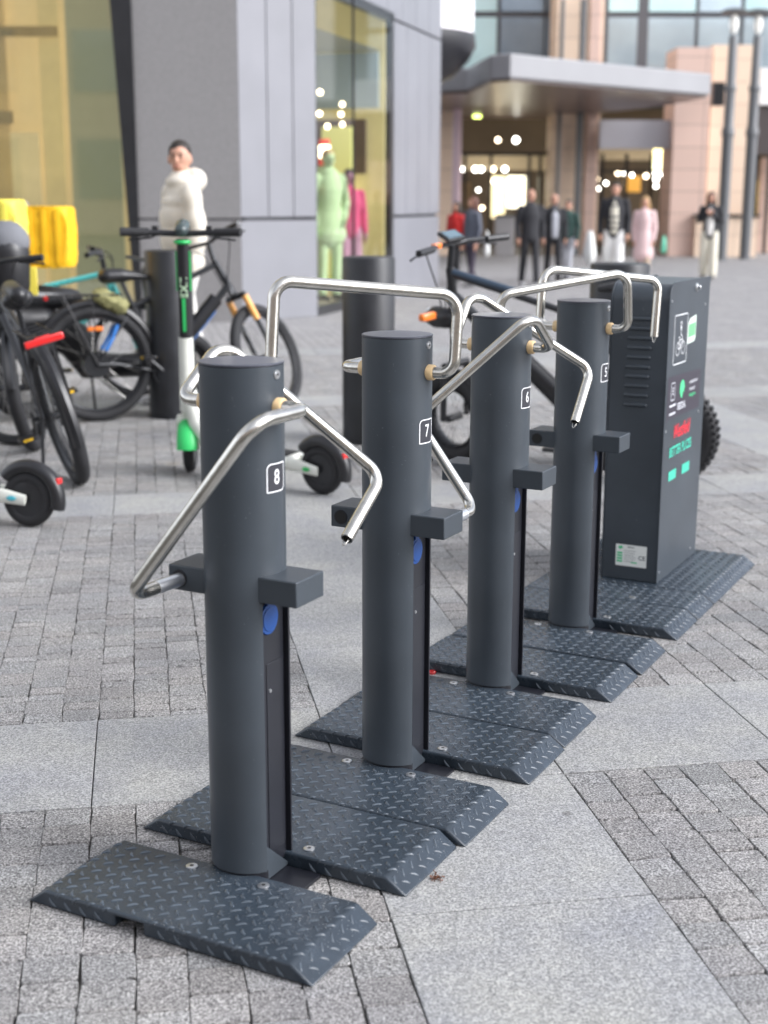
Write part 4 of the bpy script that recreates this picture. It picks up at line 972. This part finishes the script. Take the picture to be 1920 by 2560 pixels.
    if inner:
        mb = MB(S_); mb.limb([(0, -.052, .93), (0, -.062, 1.15), (0, -.066, 1.32), (0, -.045, 1.44)], [.085, .088, .09, .06], 14); I = mb.build('shirt', inner, root, remesh=.011*k)
        if stripes:
            for q in range(5):
                mb = MB(S_); z = .98+.095*q; mb.tube([(0, -.058, z-.018), (0, -.060, z+.018)], [.092, .092], 20, flat=1.0); mb.build('stripe', stripes, I)
    return root
def holdbag(label, P, w_, h_, m, rz=0, d=.12):
    root = empty('shopping_bag', P, rz, label, 'shopping bag', 'carrier bags held by walkers')
    mb = MB(); mb.limb([(0, 0, -h_*.42), (0, 0, -.02)], [w_*.5, w_*.30], 16, flat=.5)
    for v in mb.bm.verts: v.co += Vector([random.uniform(-.008, .008) for _ in range(3)])
    mb.build('bag_body', m, root, smooth=60)
    mb = MB(); mb.torus((0, 0, .02), .05, .006, 'X', 20, 6); mb.build('bag_handle', m, root)
HB = mat('dark brown hair', (.02, .014, .010), .6); HR = mat('auburn hair', (.10, .035, .02), .6); HBL = mat('blond hair', (.45, .28, .12), .6)
CREAM = mat('cream puffer', (.70, .65, .56), .6, var=.05, vscale=5); WT = mat('white trousers', (.78, .77, .75), .7); BKC = mat('black cloth', (.022, .022, .026), .8)
PINK = mat('pale pink wool', (.80, .58, .57), .85); GRNC = mat('dark green cloth', (.03, .07, .06), .8); LGREY = mat('light grey cloth', (.45, .46, .50), .8); DKP = mat('dark plum cloth', (.05, .04, .06), .8); CRM2 = mat('cream cloth', (.74, .70, .58), .8)
WSH = mat('white shoes', (.8, .8, .8), .5)
mp_ = at(452, 500, 9.85)
person('person in a cream hooded puffer jacket beside the stone wall, looking towards the viewer', (mp_.x, 9.85, 0), 1.80, -62, CREAM, mat('cream trousers', (.68, .66, .62), .7), HB, WSH, stride=.9, puffy=True, hood=True, headturn=56, vox=.007)
grp = 'people walking in front of the mall'
def pp(x, yf, yh, lab, face, jk, tr_, hr, **kw):
    p = gr(x, yf); t = at(x, yh, p.y); return person(lab, (p.x, p.y, 0), t.z, face, jk, tr_, hr, group=grp, **kw), p, t.z
pp(1322, 716, 474, 'bald person in all-black jacket and trousers, with white shoes, before the mall entrance', 10, BKC, BKC, HB, hairstyle='bald', shoes=WSH, stride=.8)
pp(1380, 706, 485, 'person in an open black jacket over a white shirt, next to the all-black walker', 5, BKC, BKC, HB, hairstyle='bald', inner=LGREY, stride=.65)
pp(1416, 700, 500, 'person in a dark green jacket and grey trousers, partly behind the white-shirted walker', -30, GRNC, LGREY, HB, stride=.8)
_, p, hz = pp(1530, 712, 456, 'person in black open jacket over a cream and dark striped sweater, white trousers', -12, BKC, WT, HB, inner=CRM2, stripes=mat('stripe dark', (.05, .045, .05), .8), stride=.5, wide_leg=True, sex='m')
holdbag('big white carrier bag held by the walker in the striped sweater', Vector((p.x-.42, p.y-.1, .80)), .46, .60, mat('white plastic bag', (.75, .76, .74), .5))
_, p, hz = pp(1605, 706, 492, 'person in a long pale pink coat with blond hair, right of the striped sweater', -20, PINK, mat('beige trousers', (.5, .38, .28), .8), HBL, coat=.32, sex='f', hairstyle='long', arms=('bag', 'bag'), stride=.65)
holdbag('small mint green bag held by the walker in the pink coat', Vector((p.x+.34, p.y-.05, .76)), .20, .36, mat('mint bag', (.15, .62, .42), .5))
pp(1768, 697, 480, 'long-haired person in black top and cream trousers, arms raised, alone at the right', -15, BKC, CRM2, HB, sex='f', hairstyle='long', arms=('chest', 'chest'), inner=mat('white scarf', (.8, .78, .74), .8), wide_leg=True, stride=.3)
_, p, hz = pp(1178, 716, 492, 'auburn-haired person in a grey jacket and dark trousers beside a long white bag', -55, mat('grey denim', (.10, .11, .14), .8), DKP, HR, sex='f', arms=('bag', 'bag'), stride=.5, hairstyle='long')
holdbag('long white bag held beside the auburn-haired walker', Vector((p.x+.24, p.y-.1, .86)), .20, .62, mat('white plastic bag', (.75, .76, .74), .5))
pp(1138, 706, 505, 'person with a red scarf at the left end of the walkers, beside the grey wall', -40, mat('red jacket', (.55, .02, .02), .7), BKC, HB, sex='f', stride=.4, hairstyle='long')

# ================================================================ NEAR SHOP BUILDING
NBH = 17
NB = empty('shop_building', (-1.7, 16.34, 0), 0, 'grey stone and panel clad shop building with tall display windows on the left', 'building')
def sub(name, mb, m, parent=NB, **kw):
    o = mb.build(name, m, parent, **kw); 
    if parent is NB: o.location = -Vector(NB.location)
    return o
STONE = mat('rough grey stone', (.245, .237, .235), .85, bump=1.0, bscale=25, var=.10, vscale=45)
PANEL = mat('blue grey panel', (.205, .207, .226), .42, var=.06, vscale=1.5); GAPM = mat('panel gap', (.03, .03, .035), .7)
A0 = Vector((-1.68, 16.34, 0)); B0 = Vector((-.83, 17.2, 0)); dF = Vector((.287, .958, 0)).normalized()
def quadwall(mb, a, b, z0, z1, th=.05, gap=.0):
    a = Vector(a); b = Vector(b); d = (b-a).normalized(); n_ = Vector((d.y, -d.x, 0)); a = a+d*gap; b = b-d*gap   # n_ faces the plaza
    P_ = [(0, 0), ((b-a).length, 0), ((b-a).length, th), (0, th)]
    mb.prism(P_, z0, z1, lambda x, y, t: a+d*x-n_*y+Vector((0, 0, t)))
# stone wall facing the camera
mb = MB(); 
for (x0, x1, z0, z1) in ((-2.86, -1.68, 1.20, NBH), (-2.86, -1.68, 0, 1.175)): quadwall(mb, (x0, 16.34, 0), (x1, 16.34, 0), z0, z1, .3)
sub('stone_wall', mb, STONE)
mb = MB(); quadwall(mb, (-2.86, 16.36, 0), (-1.70, 16.36, 0), 0, NBH, .25); sub('joint_backing', mb, GAPM)
# slanted black frame at the left window
mb = MB(); mb.prism([(-2.86, 0), (-2.86, NBH), (-3.72, NBH), (-3.10, 3.6), (-2.93, 0)], 16.30, 16.7, lambda x, z, t: (x, t, z)); sub('window_frame', mb, BLKM)
mb = MB(); mb.box((-7.0, 16.5, NBH/2), (8.4, .02, NBH)); g_ = sub('window_glass', mb, glassmat('shop glass', (.86, .86, .76), .42))
YW = mat('ochre painted reflection', (.50, .40, .22), .8, var=.45, vscale=.8, emit=.32, ecol=(.74, .60, .36))  # gold reflection of the glass painted as glow and mottling on this wall
mb = MB(); mb.box((-7.2, 17.5, NBH/2), (8.8, .1, NBH)); sub('reflection_wall', mb, YW)
mb = MB(); mb.box((-3.5, 17.2, 2.6), (.6, .1, 5.2)); mb.box((-3.05, 17.1, 4.5), (.5, .12, .8)); sub('glow_panel', mb, mat('grey green panel', (.32, .33, .24), .7, emit=.16, ecol=(.55, .58, .42)))  # self-glow added to brighten the right part of the glass
for (x0, x1, z0, z1, c_, e_) in ((-5.6, -5.0, 0, 3.0, (.66, .52, .30), .30), (-5.0, -4.55, 0, 5, (.58, .42, .20), .22), (-4.55, -4.2, .4, 2.2, (.70, .58, .36), .30), (-4.15, -3.9, 0, 5, (.62, .50, .26), .32), (-4.9, -4.5, 2.3, 2.45, (.35, .28, .14), .1), (-4.6, -3.9, 3.3, 3.42, (.40, .30, .12), .12), (-5.3, -4.6, 1.5, 1.56, (.4, .3, .15), .12), (-3.75, -3.2, 3.25, 3.9, (.50, .56, .44), .3)):
    mb = MB(); mb.box(((x0+x1)/2, 17.30-random.uniform(0, .1), (z0+z1)/2), (x1-x0, .03, z1-z0)); sub('display_reflection_board', mb, mat('gold painted reflection %d' % (int(c_[0]*100+c_[1]*1000)), c_, .7, emit=e_, ecol=c_, var=.3, vscale=1.6))  # glowing boards paint a blurred building reflection behind the glass
mb = MB(); mb.box((-4.98, 17.1, 3.35), (.55, .2, .38)); sub('dark_vent', mb, BLK)
mb = MB(); mb.box((-7.0, 16.45, .10), (8.4, .2, .20)); sub('plinth', mb, mat('pale plinth', (.4, .4, .4), .7))
# panel facet 1
for i, (f0, f1) in enumerate(((0, .36), (.36, .69), (.69, 1.0))):
    mb = MB(); quadwall(mb, A0.lerp(B0, f0), A0.lerp(B0, f1), 1.21, NBH, .04, .006); sub('cladding_panel', mb, PANEL, bevel=.004)
mb = MB(); quadwall(mb, A0, B0, .0, 1.17, .04, .004); sub('cladding_panel', mb, PANEL, bevel=.004)
mb = MB(); quadwall(mb, A0+Vector((.05, .06, 0)), B0+Vector((0, .08, 0)), 0, NBH, .1, 0); sub('joint_backing', mb, GAPM)
# facet 2: window then panels
W0 = B0; W1 = B0+dF*3.15; W2 = B0+dF*3.33; W3 = B0+dF*6.0
zt2 = at(978, 52, W1.y).z; zj = at(1094, 103, W3.y).z
mb = MB(); quadwall(mb, W1, W2, 0, zt2+.12, .18); quadwall(mb, W0, W2, zt2, zt2+.12, .10); sub('window_frame', mb, BLKM)
for i in range(4):
    mb = MB(); quadwall(mb, W2+dF*(.6675*i), W2+dF*(.6675*(i+1)), 1.20, zj, .04, .008); sub('cladding_panel', mb, PANEL, bevel=.004)
mb = MB(); quadwall(mb, W2, W3, 0, 1.16, .04, .006); sub('cladding_panel', mb, PANEL, bevel=.004)
for i in range(8):
    mb = MB(); quadwall(mb, W0+dF*(.75*i), W0+dF*(.75*(i+1)), zj+.03, NBH, .04, .008); sub('cladding_panel', mb, PANEL, bevel=.004)
nF = Vector((dF.y, -dF.x, 0))
mb = MB(); quadwall(mb, W2-nF*.06, W3-nF*.06, 0, NBH, .1); quadwall(mb, W0-nF*.06, W2-nF*.06, zt2+.1, NBH, .1); sub('joint_backing', mb, GAPM)
mb = MB(); quadwall(mb, W0, W1, .12, zt2, .02); sub('window_glass', mb, glassmat('side glass', (.95, .97, .95), .02))
mb = MB(); quadwall(mb, W0, W1, 0, .12, .06); mb.box(W0+dF*1.45+Vector((0, 0, 2.4)), (.03, .03, 4.6)); sub('window_sill', mb, BLKM)
# shop interior behind the side window
inn = -nF
def interior(t, dpt): return W0+dF*t+inn*dpt
mb = MB(); quadwall(mb, interior(.1, 2.4), interior(3.3, 2.4), 0, 5.0, .1); c_ = interior(3.12, 1.25); mb.box(c_+Vector((0, 0, 2.5)), (2.35, .06, 5), Matrix.Rotation(math.atan2(nF.y, nF.x), 3, 'Z')); sub('interior_wall', mb, mat('warm shop wall', (.50, .42, .22), .8, var=.35, vscale=1.2, emit=.17, ecol=(.75, .62, .28)))
mb = MB(); P4 = [interior(.15, .12), interior(3.2, .12), interior(3.2, 2.4), interior(.15, 2.4)]
mb.face([p+Vector((0, 0, .02)) for p in P4]); sub('interior_floor', mb, mat('shop floor', (.35, .33, .3), .4))
mb = MB(); mb.face([p+Vector((0, 0, 3.45)) for p in P4]); sub('interior_ceiling', mb, mat('shop ceiling', (.42, .46, .48), .6))
LAMP = mat('warm lamp', (1, .85, .6), .5, emit=5, ecol=(1, .8, .55)); LAMPW = mat('white lamp', (1, 1, .95), .5, emit=5, ecol=(1, .97, .88)); LAMPG = mat('yellow lamp', (.9, 1, .4), .5, emit=4, ecol=(.75, .95, .2))
for (t, dpt, z) in ((1.0, .30, 2.75), (1.2, .38, 2.5), (1.4, .34, 2.35), (2.2, .42, 2.55), (2.5, .5, 2.7), (2.8, .6, 2.45), (2.95, .5, 1.55), (2.4, .7, 1.25)):
    mb = MB(); mb.ell(interior(t, dpt)+Vector((0, 0, z)), (.032, .032, .032)); sub('spotlight', mb, LAMP)
for (t, dpt, z) in ((1.45, .40, 1.95),):
    mb = MB(); c = interior(t, dpt); mb.cyl(c+Vector((0, 0, z)), c+Vector((0, 0, z+.16)), .07); sub('lantern', mb, LAMP)
    mb = MB(); mb.cyl(c+Vector((0, 0, z-.12)), c+Vector((0, 0, z)), .075); mb.cyl(c+Vector((0, 0, z+.16)), c+Vector((0, 0, z+.24)), .07); sub('lantern_band', mb, mat('red shade', (.7, .04, .02), .5, emit=.4))
for (t, dpt, z, w_, h_, m_) in ((3.0, .12, 3.05, 1.3, .75, mat('grey blue reflection', (.26, .31, .34), .5, emit=.15)), (2.98, .30, 2.15, .75, .75, mat('umber board', (.10, .06, .05), .5)), (2.9, .5, .55, .9, .7, mat('umber board', (.10, .06, .05), .5)), (1.1, .62, 1.0, .3, .9, mat('yellow poster', (.75, .55, .08), .6, emit=.1)), (2.5, .35, 1.35, .45, 2.1, mat('yellow green shelf', (.62, .60, .2), .6, emit=.3)), (2.0, .8, 2.0, 1.0, 1.0, mat('dark shelf', (.10, .05, .05), .6)), (2.2, .55, 1.52, .5, .10, mat('pink sign', (.8, .03, .2), .5, emit=.3)), (1.0, .9, .5, .8, .7, mat('green shelf', (.12, .25, .12), .6))):  # the grey blue one paints in a reflection on the window
    mb = MB(); c = interior(t, dpt); quadwall(mb, c+nF*0, c+dF*.05-nF*w_, z-h_/2, z+h_/2, .05); sub('display_reflection_board', mb, m_)
# mannequins in the window
pI = at(822, 500, 18.55)
person('lime green robed mannequin behind the side window', (pI.x, pI.y, .1), 1.95, 30, mat('lime cloth', (.50, .62, .36), .8, emit=.02), mat('lime cloth', (.50, .62, .36), .8), HBL, coat=.12, name='mannequin', cat='mannequin', group='mannequins in the shop window', sex='f', hood=True, arms=('pocket', 'down'), skin=mat('lime cloth', (.50, .62, .36), .8))
pI = at(874, 500, 19.5)
person('mannequin in bright pink top and mauve skirt behind the side window', (pI.x, pI.y, .1), 1.72, 20, mat('hot pink cloth', (.60, .07, .18), .8), mat('mauve cloth', (.45, .22, .32), .8), HB, name='mannequin', cat='mannequin', group='mannequins in the shop window', sex='f', wide_leg=True, skin=mat('mauve cloth', (.45, .22, .32), .8))
# rounded bay with dark bowl underneath at the end of the building
mb = MB(); mb.lathe([(1.50, 4.55), (1.52, NBH), (.01, NBH)], (.22, 28.2, 0), 64); sub('rounded_bay', mb, mat('white render', (.86, .82, .84), .6, var=.03))
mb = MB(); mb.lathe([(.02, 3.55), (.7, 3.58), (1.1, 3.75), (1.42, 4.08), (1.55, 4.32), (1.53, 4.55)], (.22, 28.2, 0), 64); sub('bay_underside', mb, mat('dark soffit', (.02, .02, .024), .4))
mb = MB(); mb.box((-3.5, 25.4, NBH/2), (8.0, 3.0, NBH)); sub('rear_block', mb, PANEL)

# ================================================================ MALL
ML = empty('shopping_mall', (5.5, 39, 0), 0, 'beige stone shopping mall with grey canopy over its lit entrance and blue glass upper floor', 'shopping mall')
def ms(name, mb, m, parent=None, **kw):
    o = mb.build(name, m, parent or ML, **kw)
    if parent is None: o.location = -Vector(ML.location)
    return o
def tiled(name, c1, joint, w_=.9, h_=.55):
    M = bpy.data.materials.new(name); M.use_nodes = True; n = M.node_tree; b = n.nodes['Principled BSDF']; t = n.nodes.new('ShaderNodeTexCoord')
    mp2 = n.nodes.new('ShaderNodeMapping'); mp2.inputs['Rotation'].default_value = (R(90), 0, 0); n.links.new(t.outputs['Object'], mp2.inputs[0])
    br = n.nodes.new('ShaderNodeTexBrick'); br.offset = 0; br.inputs['Scale'].default_value = 1; br.inputs['Brick Width'].default_value = w_; br.inputs['Row Height'].default_value = h_; br.inputs['Mortar Size'].default_value = .012
    br.inputs['Color1'].default_value = (*c1, 1); br.inputs['Color2'].default_value = (*[x*.93 for x in c1], 1); br.inputs['Mortar'].default_value = (*joint, 1)
    n.links.new(mp2.outputs[0], br.inputs['Vector']); n.links.new(br.outputs[0], b.inputs['Base Color']); b.inputs['Roughness'].default_value = .6; return M
BEIGE = tiled('beige stone', (.84, .65, .49), (.55, .41, .31)); ROSE = tiled('rose stone', (.74, .53, .44), (.42, .29, .24)); PALEP = mat('pale pink steel', (.70, .52, .56), .5)
YM = 37.0
def pbox(name, m, x0, x1, ytop, ybot, Y, dep=1.0, z0=None, z1=None, **kw):   # a real box whose front face sits at depth Y
    a = at(x0, 500, Y).x; b2 = at(x1, 500, Y).x; za = at((x0+x1)/2, ytop, Y).z if z1 is None else z1; zb = at((x0+x1)/2, ybot, Y).z if z0 is None else z0
    mb = MB(); mb.box(((a+b2)/2, Y+dep/2, (za+zb)/2), (b2-a, dep, za-zb)); return ms(name, mb, m, **kw)
pbox('pillar', BEIGE, 1060, 1132, 0, 0, 36.5, 1.5, z0=0, z1=21)
pbox('pillar', BEIGE, 1380, 1494, 0, 0, 37.2, 1.6, z0=0, z1=21)
pbox('pillar', ROSE, 1462, 1488, 0, 0, 37.1, .1, z0=0, z1=21)
pbox('pillar', ROSE, 1676, 1762, 118, 0, 36.2, 1.4, z0=0)
pbox('pillar', BEIGE, 1765, 1866, 112, 0, 36.8, 1.4, z0=0)
mb = MB(); c = at(1794, 236, 35.6); mb.box(c, (.27, .3, .55)); ms('speaker_box', mb, BLK)
mb = MB(); c = at(1141, 500, 35.5); mb.cyl((c.x, 35.5, 0), (c.x, 35.5, 4.4), .11, seg=24); ms('column', mb, PALEP)
for x in (1393, 1440, 1447):
    mb = MB(); c = at(x, 500, 36.9); mb.cyl((c.x, 36.9, 0), (c.x, 36.9, 6.4), .05, seg=12); ms('downpipe', mb, mat('grey pipe', (.14, .14, .14), .5))
# low stone wall on the right (its own thing)
LW = empty('low_wall', (9, 36, 0), 0, 'low beige stone wall with dark coping right of the mall pillars', 'wall')
a = at(1745, 500, 35.9).x; b2 = at(1900, 500, 35.9).x; mb = MB(); mb.box(((a+b2)/2-9, .25, .50), (b2-a, .5, 1.0)); mb.build('wall_body', BEIGE, LW)
mb = MB(); mb.box(((a+b2)/2-9, .25, 1.04), (b2-a+.1, .6, .07)); mb.build('coping', BLKM, LW)
# upper glass storey
GL1 = mat('pale cyan pane', (.52, .74, .76), .12, var=.12, vscale=.8, coat=1); GL2 = mat('dark blue pane', (.20, .26, .32), .05, .2, coat=1, var=.3, vscale=.6); GL3 = mat('painted sky pane', (.55, .66, .72), .06, .35, var=.25, vscale=.35)  # sky-toned pane has its reflection partly put into the pale mottled base colour
def pane(x0, x1, z0, z1, m_):
    a = at(x0, 500, 39).x; b2 = at(x1, 500, 39).x; mb = MB(); mb.box(((a+b2)/2, 39.02, (z0+z1)/2), (b2-a-.05, .04, z1-z0-.05)); w_ = ms('window', mb, m_)
for (x0, x1, m_, m2) in ((1150, 1238, GL1, GL1), (1238, 1350, GL2, GL2), (1350, 1500, GL2, GL2), (1500, 1578, GL1, GL3), (1600, 1720, GL1, GL3), (1720, 1830, GL3, GL3), (1830, 1960, GL1, GL3), (1960, 2150, GL3, GL3)):
    pane(x0, x1, 6.35, 9.4, m_); pane(x0, x1, 4.3, 6.25, m2)
    for zz in (9.5, 12.7, 15.9): pane(x0, x1, zz, zz+3.1, (m_, m2)[int(zz) % 2])
mb = MB(); xa, xb = at(1150, 500, 39).x, at(2150, 500, 39).x
mb.box(((xa+xb)/2, 39.1, 6.30), (xb-xa, .12, .10)); mb.box(((xa+xb)/2, 39.1, 4.25), (xb-xa, .12, .10))
for x in (1238, 1500, 1589, 1720, 1830, 1960): c = at(x, 500, 39).x; mb.box((c, 39.08, 6.9), (.10 if x != 1589 else .28, .16, 5.4))
ms('mullions', mb, mat('dark mullion', (.10, .10, .11), .5))
mb = MB(); mb.box(((xa+xb)/2, 39.6, 12.9), (xb-xa+3, .4, 18)); ms('upper_wall', mb, mat('inner dark', (.05, .055, .06), .7))
# canopy over the entrance
zc1 = at(1178, 130, 27).z; zc0 = at(1275, 198, 27.5).z
K0 = at(1275, 200, 27.2); Kr = at(1778, 200, 31.4); Kl = at(1165, 200, 30.5)
mb = MB(); plan = [(Kl.x-1.2, 31), (Kl.x, 30.2), (K0.x-.35, 27.5), (K0.x, 27.2), (Kr.x, 31.4), (Kr.x-.3, 33.5), (4.9, 39.4), (.2, 39.4)]
mb.prism(plan, zc0, zc1, lambda x, y, t: (x, y, t)); cn = ms('canopy', mb, mat('grey fascia', (.27, .27, .28), .5, var=.05, vscale=1), smooth=0, bevel=.03)
mb = MB(); pl2 = [(x*.985+.05, y+.12) for x, y in plan]; mb.prism(pl2, zc0-.05, zc0-.003, lambda x, y, t: (x, y, t)); so2 = ms('canopy_soffit', mb, mat('brown soffit', (.13, .085, .075), .3, var=.15, vscale=.7), smooth=0)
for (x, y) in ((1193, 290), (1395, 295)):
    c = at(x, y, 33); d = _ray(x, y); t = (zc0-.06-CAM_H)/d.z; c = Vector((0, 0, CAM_H))+d*t
    mb = MB(); mb.cyl((c.x, c.y, zc0-.10), (c.x, c.y, zc0-.05), .10, seg=20); ms('downlight', mb, LAMPG)
pbox('inner_fascia', mat('pale fascia', (.42, .40, .42), .5), 1494, 1680, 300, 372, 36.6, .3)
# entrance interiors: dark recess, glass doors, shop lights
mb = MB(); mb.box((6, 44, 2.2), (22, .2, 4.6)); mb.box((6, 41.5, 4.35), (22, 5, .1)); ms('interior_wall', mb, mat('dim interior', (.10, .075, .055), .7, var=.4, vscale=.5, emit=.03, ecol=(.6, .42, .25)))
for (x0, x1, y0, y1, m_) in ((1150, 1380, 385, 425, mat('warm beam', (.42, .34, .22), .6, emit=.12)), (1490, 1680, 365, 400, mat('warm beam', (.42, .34, .22), .6)), (1628, 1678, 367, 425, mat('lit window', (.9, .9, .5), .5, emit=1.6, ecol=(1, .95, .55))), (1268, 1312, 440, 520, mat('lit shop', (.9, .88, .6), .5, emit=1.4, ecol=(1, .93, .7))), (1225, 1262, 440, 545, mat('lit shop dim', (.8, .7, .4), .5, emit=.8, ecol=(1, .85, .5))), (1890, 1925, 450, 600, mat('lit yellow shop', (.8, .6, .15), .5, emit=.5, ecol=(1, .75, .2))), (1560, 1600, 440, 480, mat('orange display', (.6, .3, .05), .5, emit=.3))):
    pbox('lit_display', m_, x0, x1, y0, y1, 40.5, .15)
for (x, y, s_) in [(1160, 423, .13), (1188, 423, .13), (1203, 423, .13), (1232, 423, .13), (1262, 423, .13), (1235, 453, .12), (1248, 455, .12), (1170, 472, .10), (1196, 475, .09), (1155, 484, .12), (1205, 520, .10), (1245, 350, .11), (1290, 350, .15), (1280, 505, .15), (1282, 470, .14), (1300, 455, .14), (1240, 540, .12),
                  (1492, 448, .11), (1494, 472, .11), (1545, 432, .12), (1562, 432, .12), (1580, 438, .09), (1515, 458, .09), (1615, 440, .11), (1640, 432, .13), (1655, 436, .13), (1668, 436, .12), (1640, 448, .12), (1667, 452, .11), (1640, 465, .10), (1876, 480, .11), (1898, 525, .10), (1848, 543, .06), (1545, 460, .07)]:
    c = at(x, y, 39.8); mb = MB(); mb.ell(c, (s_*.55, s_*.55, s_*.55), u=12, v_=8); ms('ceiling_light', mb, LAMPW if random.random() < .7 else LAMP)
for x in (1158, 1222, 1318, 1345, 1500, 1560, 1622, 1668, 1885, 1915):
    pbox('door_frame', BLKM, x, x+7, 385, 640, 38.6, .1, z0=0)
pbox('transom', BLKM, 1150, 1380, 381, 389, 38.5, .1); pbox('transom', BLKM, 1490, 1680, 425, 431, 38.5, .1); pbox('transom', BLKM, 1870, 2100, 375, 383, 38.5, .1)
mb = MB(); mb.box((1.5, 39.5, 1.4), (1.8, .08, 1.0)); ms('lit_display', mb, mat('dim warm shop', (.3, .2, .1), .6, emit=.05))
pbox('right_wing_fascia', mat('right dark canopy', (.06, .05, .05), .5), 1868, 2150, 265, 385, 37.5, 1)
pbox('right_wing_band', mat('white band', (.75, .77, .78), .5), 1885, 2150, 170, 262, 37.4, .4)
pbox('right_wing_base', ROSE, 1900, 2150, 395, 640, 39.2, .3, z0=0)
# bins/kiosk blocks inside the entrance
for (x, Y) in ((1262, 36.5),):
    r0 = empty('litter_bin', (at(x, 500, Y).x, Y, 0), 0, 'grey box-shaped litter bin in front of the mall entrance', 'litter bin')
    mb = MB(); mb.box((0, 0, .5), (.5, .4, 1.0)); mb.build('bin_body', mat('bin grey', (.3, .29, .29), .5), r0, bevel=.02); mb = MB(); mb.box((0, 0, 1.03), (.54, .44, .06)); mb.build('bin_lid', BLKM, r0, bevel=.01)

# ================================================================ STREET LAMPS
def lamp(px, Y, ptop, label):
    x = at(px, 300, Y).x; zt_ = at(px, ptop, Y).z; r0 = empty('street_lamp', (x, Y, 0), 0, label, 'street lamp', 'twin grey street lamps on the right')
    GP_ = mat('lamp grey', (.13, .135, .14), .45)
    mb = MB(); mb.lathe([(.17, 0), (.17, .02), (.13, .05), (.13, zt_*.50), (.155, zt_*.505), (.155, zt_*.53), (.12, zt_*.54), (.12, zt_*.68), (.145, zt_*.685), (.145, zt_*.70), (.11, zt_*.71), (.10, zt_-.62), (.09, zt_-.60)], seg=28); mb.build('lamp_pole', GP_, r0)
    mb = MB()
    for k in range(3): a = k*2.094; mb.tube([(.08*math.cos(a), .08*math.sin(a), zt_-.62), (.16*math.cos(a), .16*math.sin(a), zt_-.10)], .012, 6)
    mb.build('lamp_bracket', GP_, r0)
    mb = MB(); mb.lathe([(.30, zt_-.10), (.33, zt_-.06), (.20, zt_+.0), (.01, zt_+.03)], seg=32); mb.build('lamp_shade', mat('lamp shade', (.12, .125, .13), .5), r0)
    mb = MB(); mb.lathe([(.02, zt_-.56), (.07, zt_-.50), (.10, zt_-.34), (.07, zt_-.16), (.02, zt_-.13)], seg=24); mb.build('lamp_globe', mat('globe', (.9, .9, .85), .3, emit=.15, ecol=(1, .97, .9)), r0)
    return r0
lamp(1822, 34.0, 22, 'left one of the two tall grey street lamps with flat round caps')
lamp(1882, 34.6, 24, 'right one of the two tall grey street lamps with flat round caps')

# building across the plaza behind the photographer, seen only in reflections
OB = empty('opposite_building', (-6, -26, 0), 0, 'beige building across the plaza seen only as a reflection in the shop glass', 'building')
mb = MB(); mb.box((6, 0, 7), (84, 3, 14)); mb.build('facade', BEIGE, OB)
for i in range(18):
    for j in range(3):
        mb = MB(); mb.box((-33.5+4.7*i, 1.52, 2.6+4.2*j), (2.4, .08, 2.4)); mb.build('window', GL2, OB)
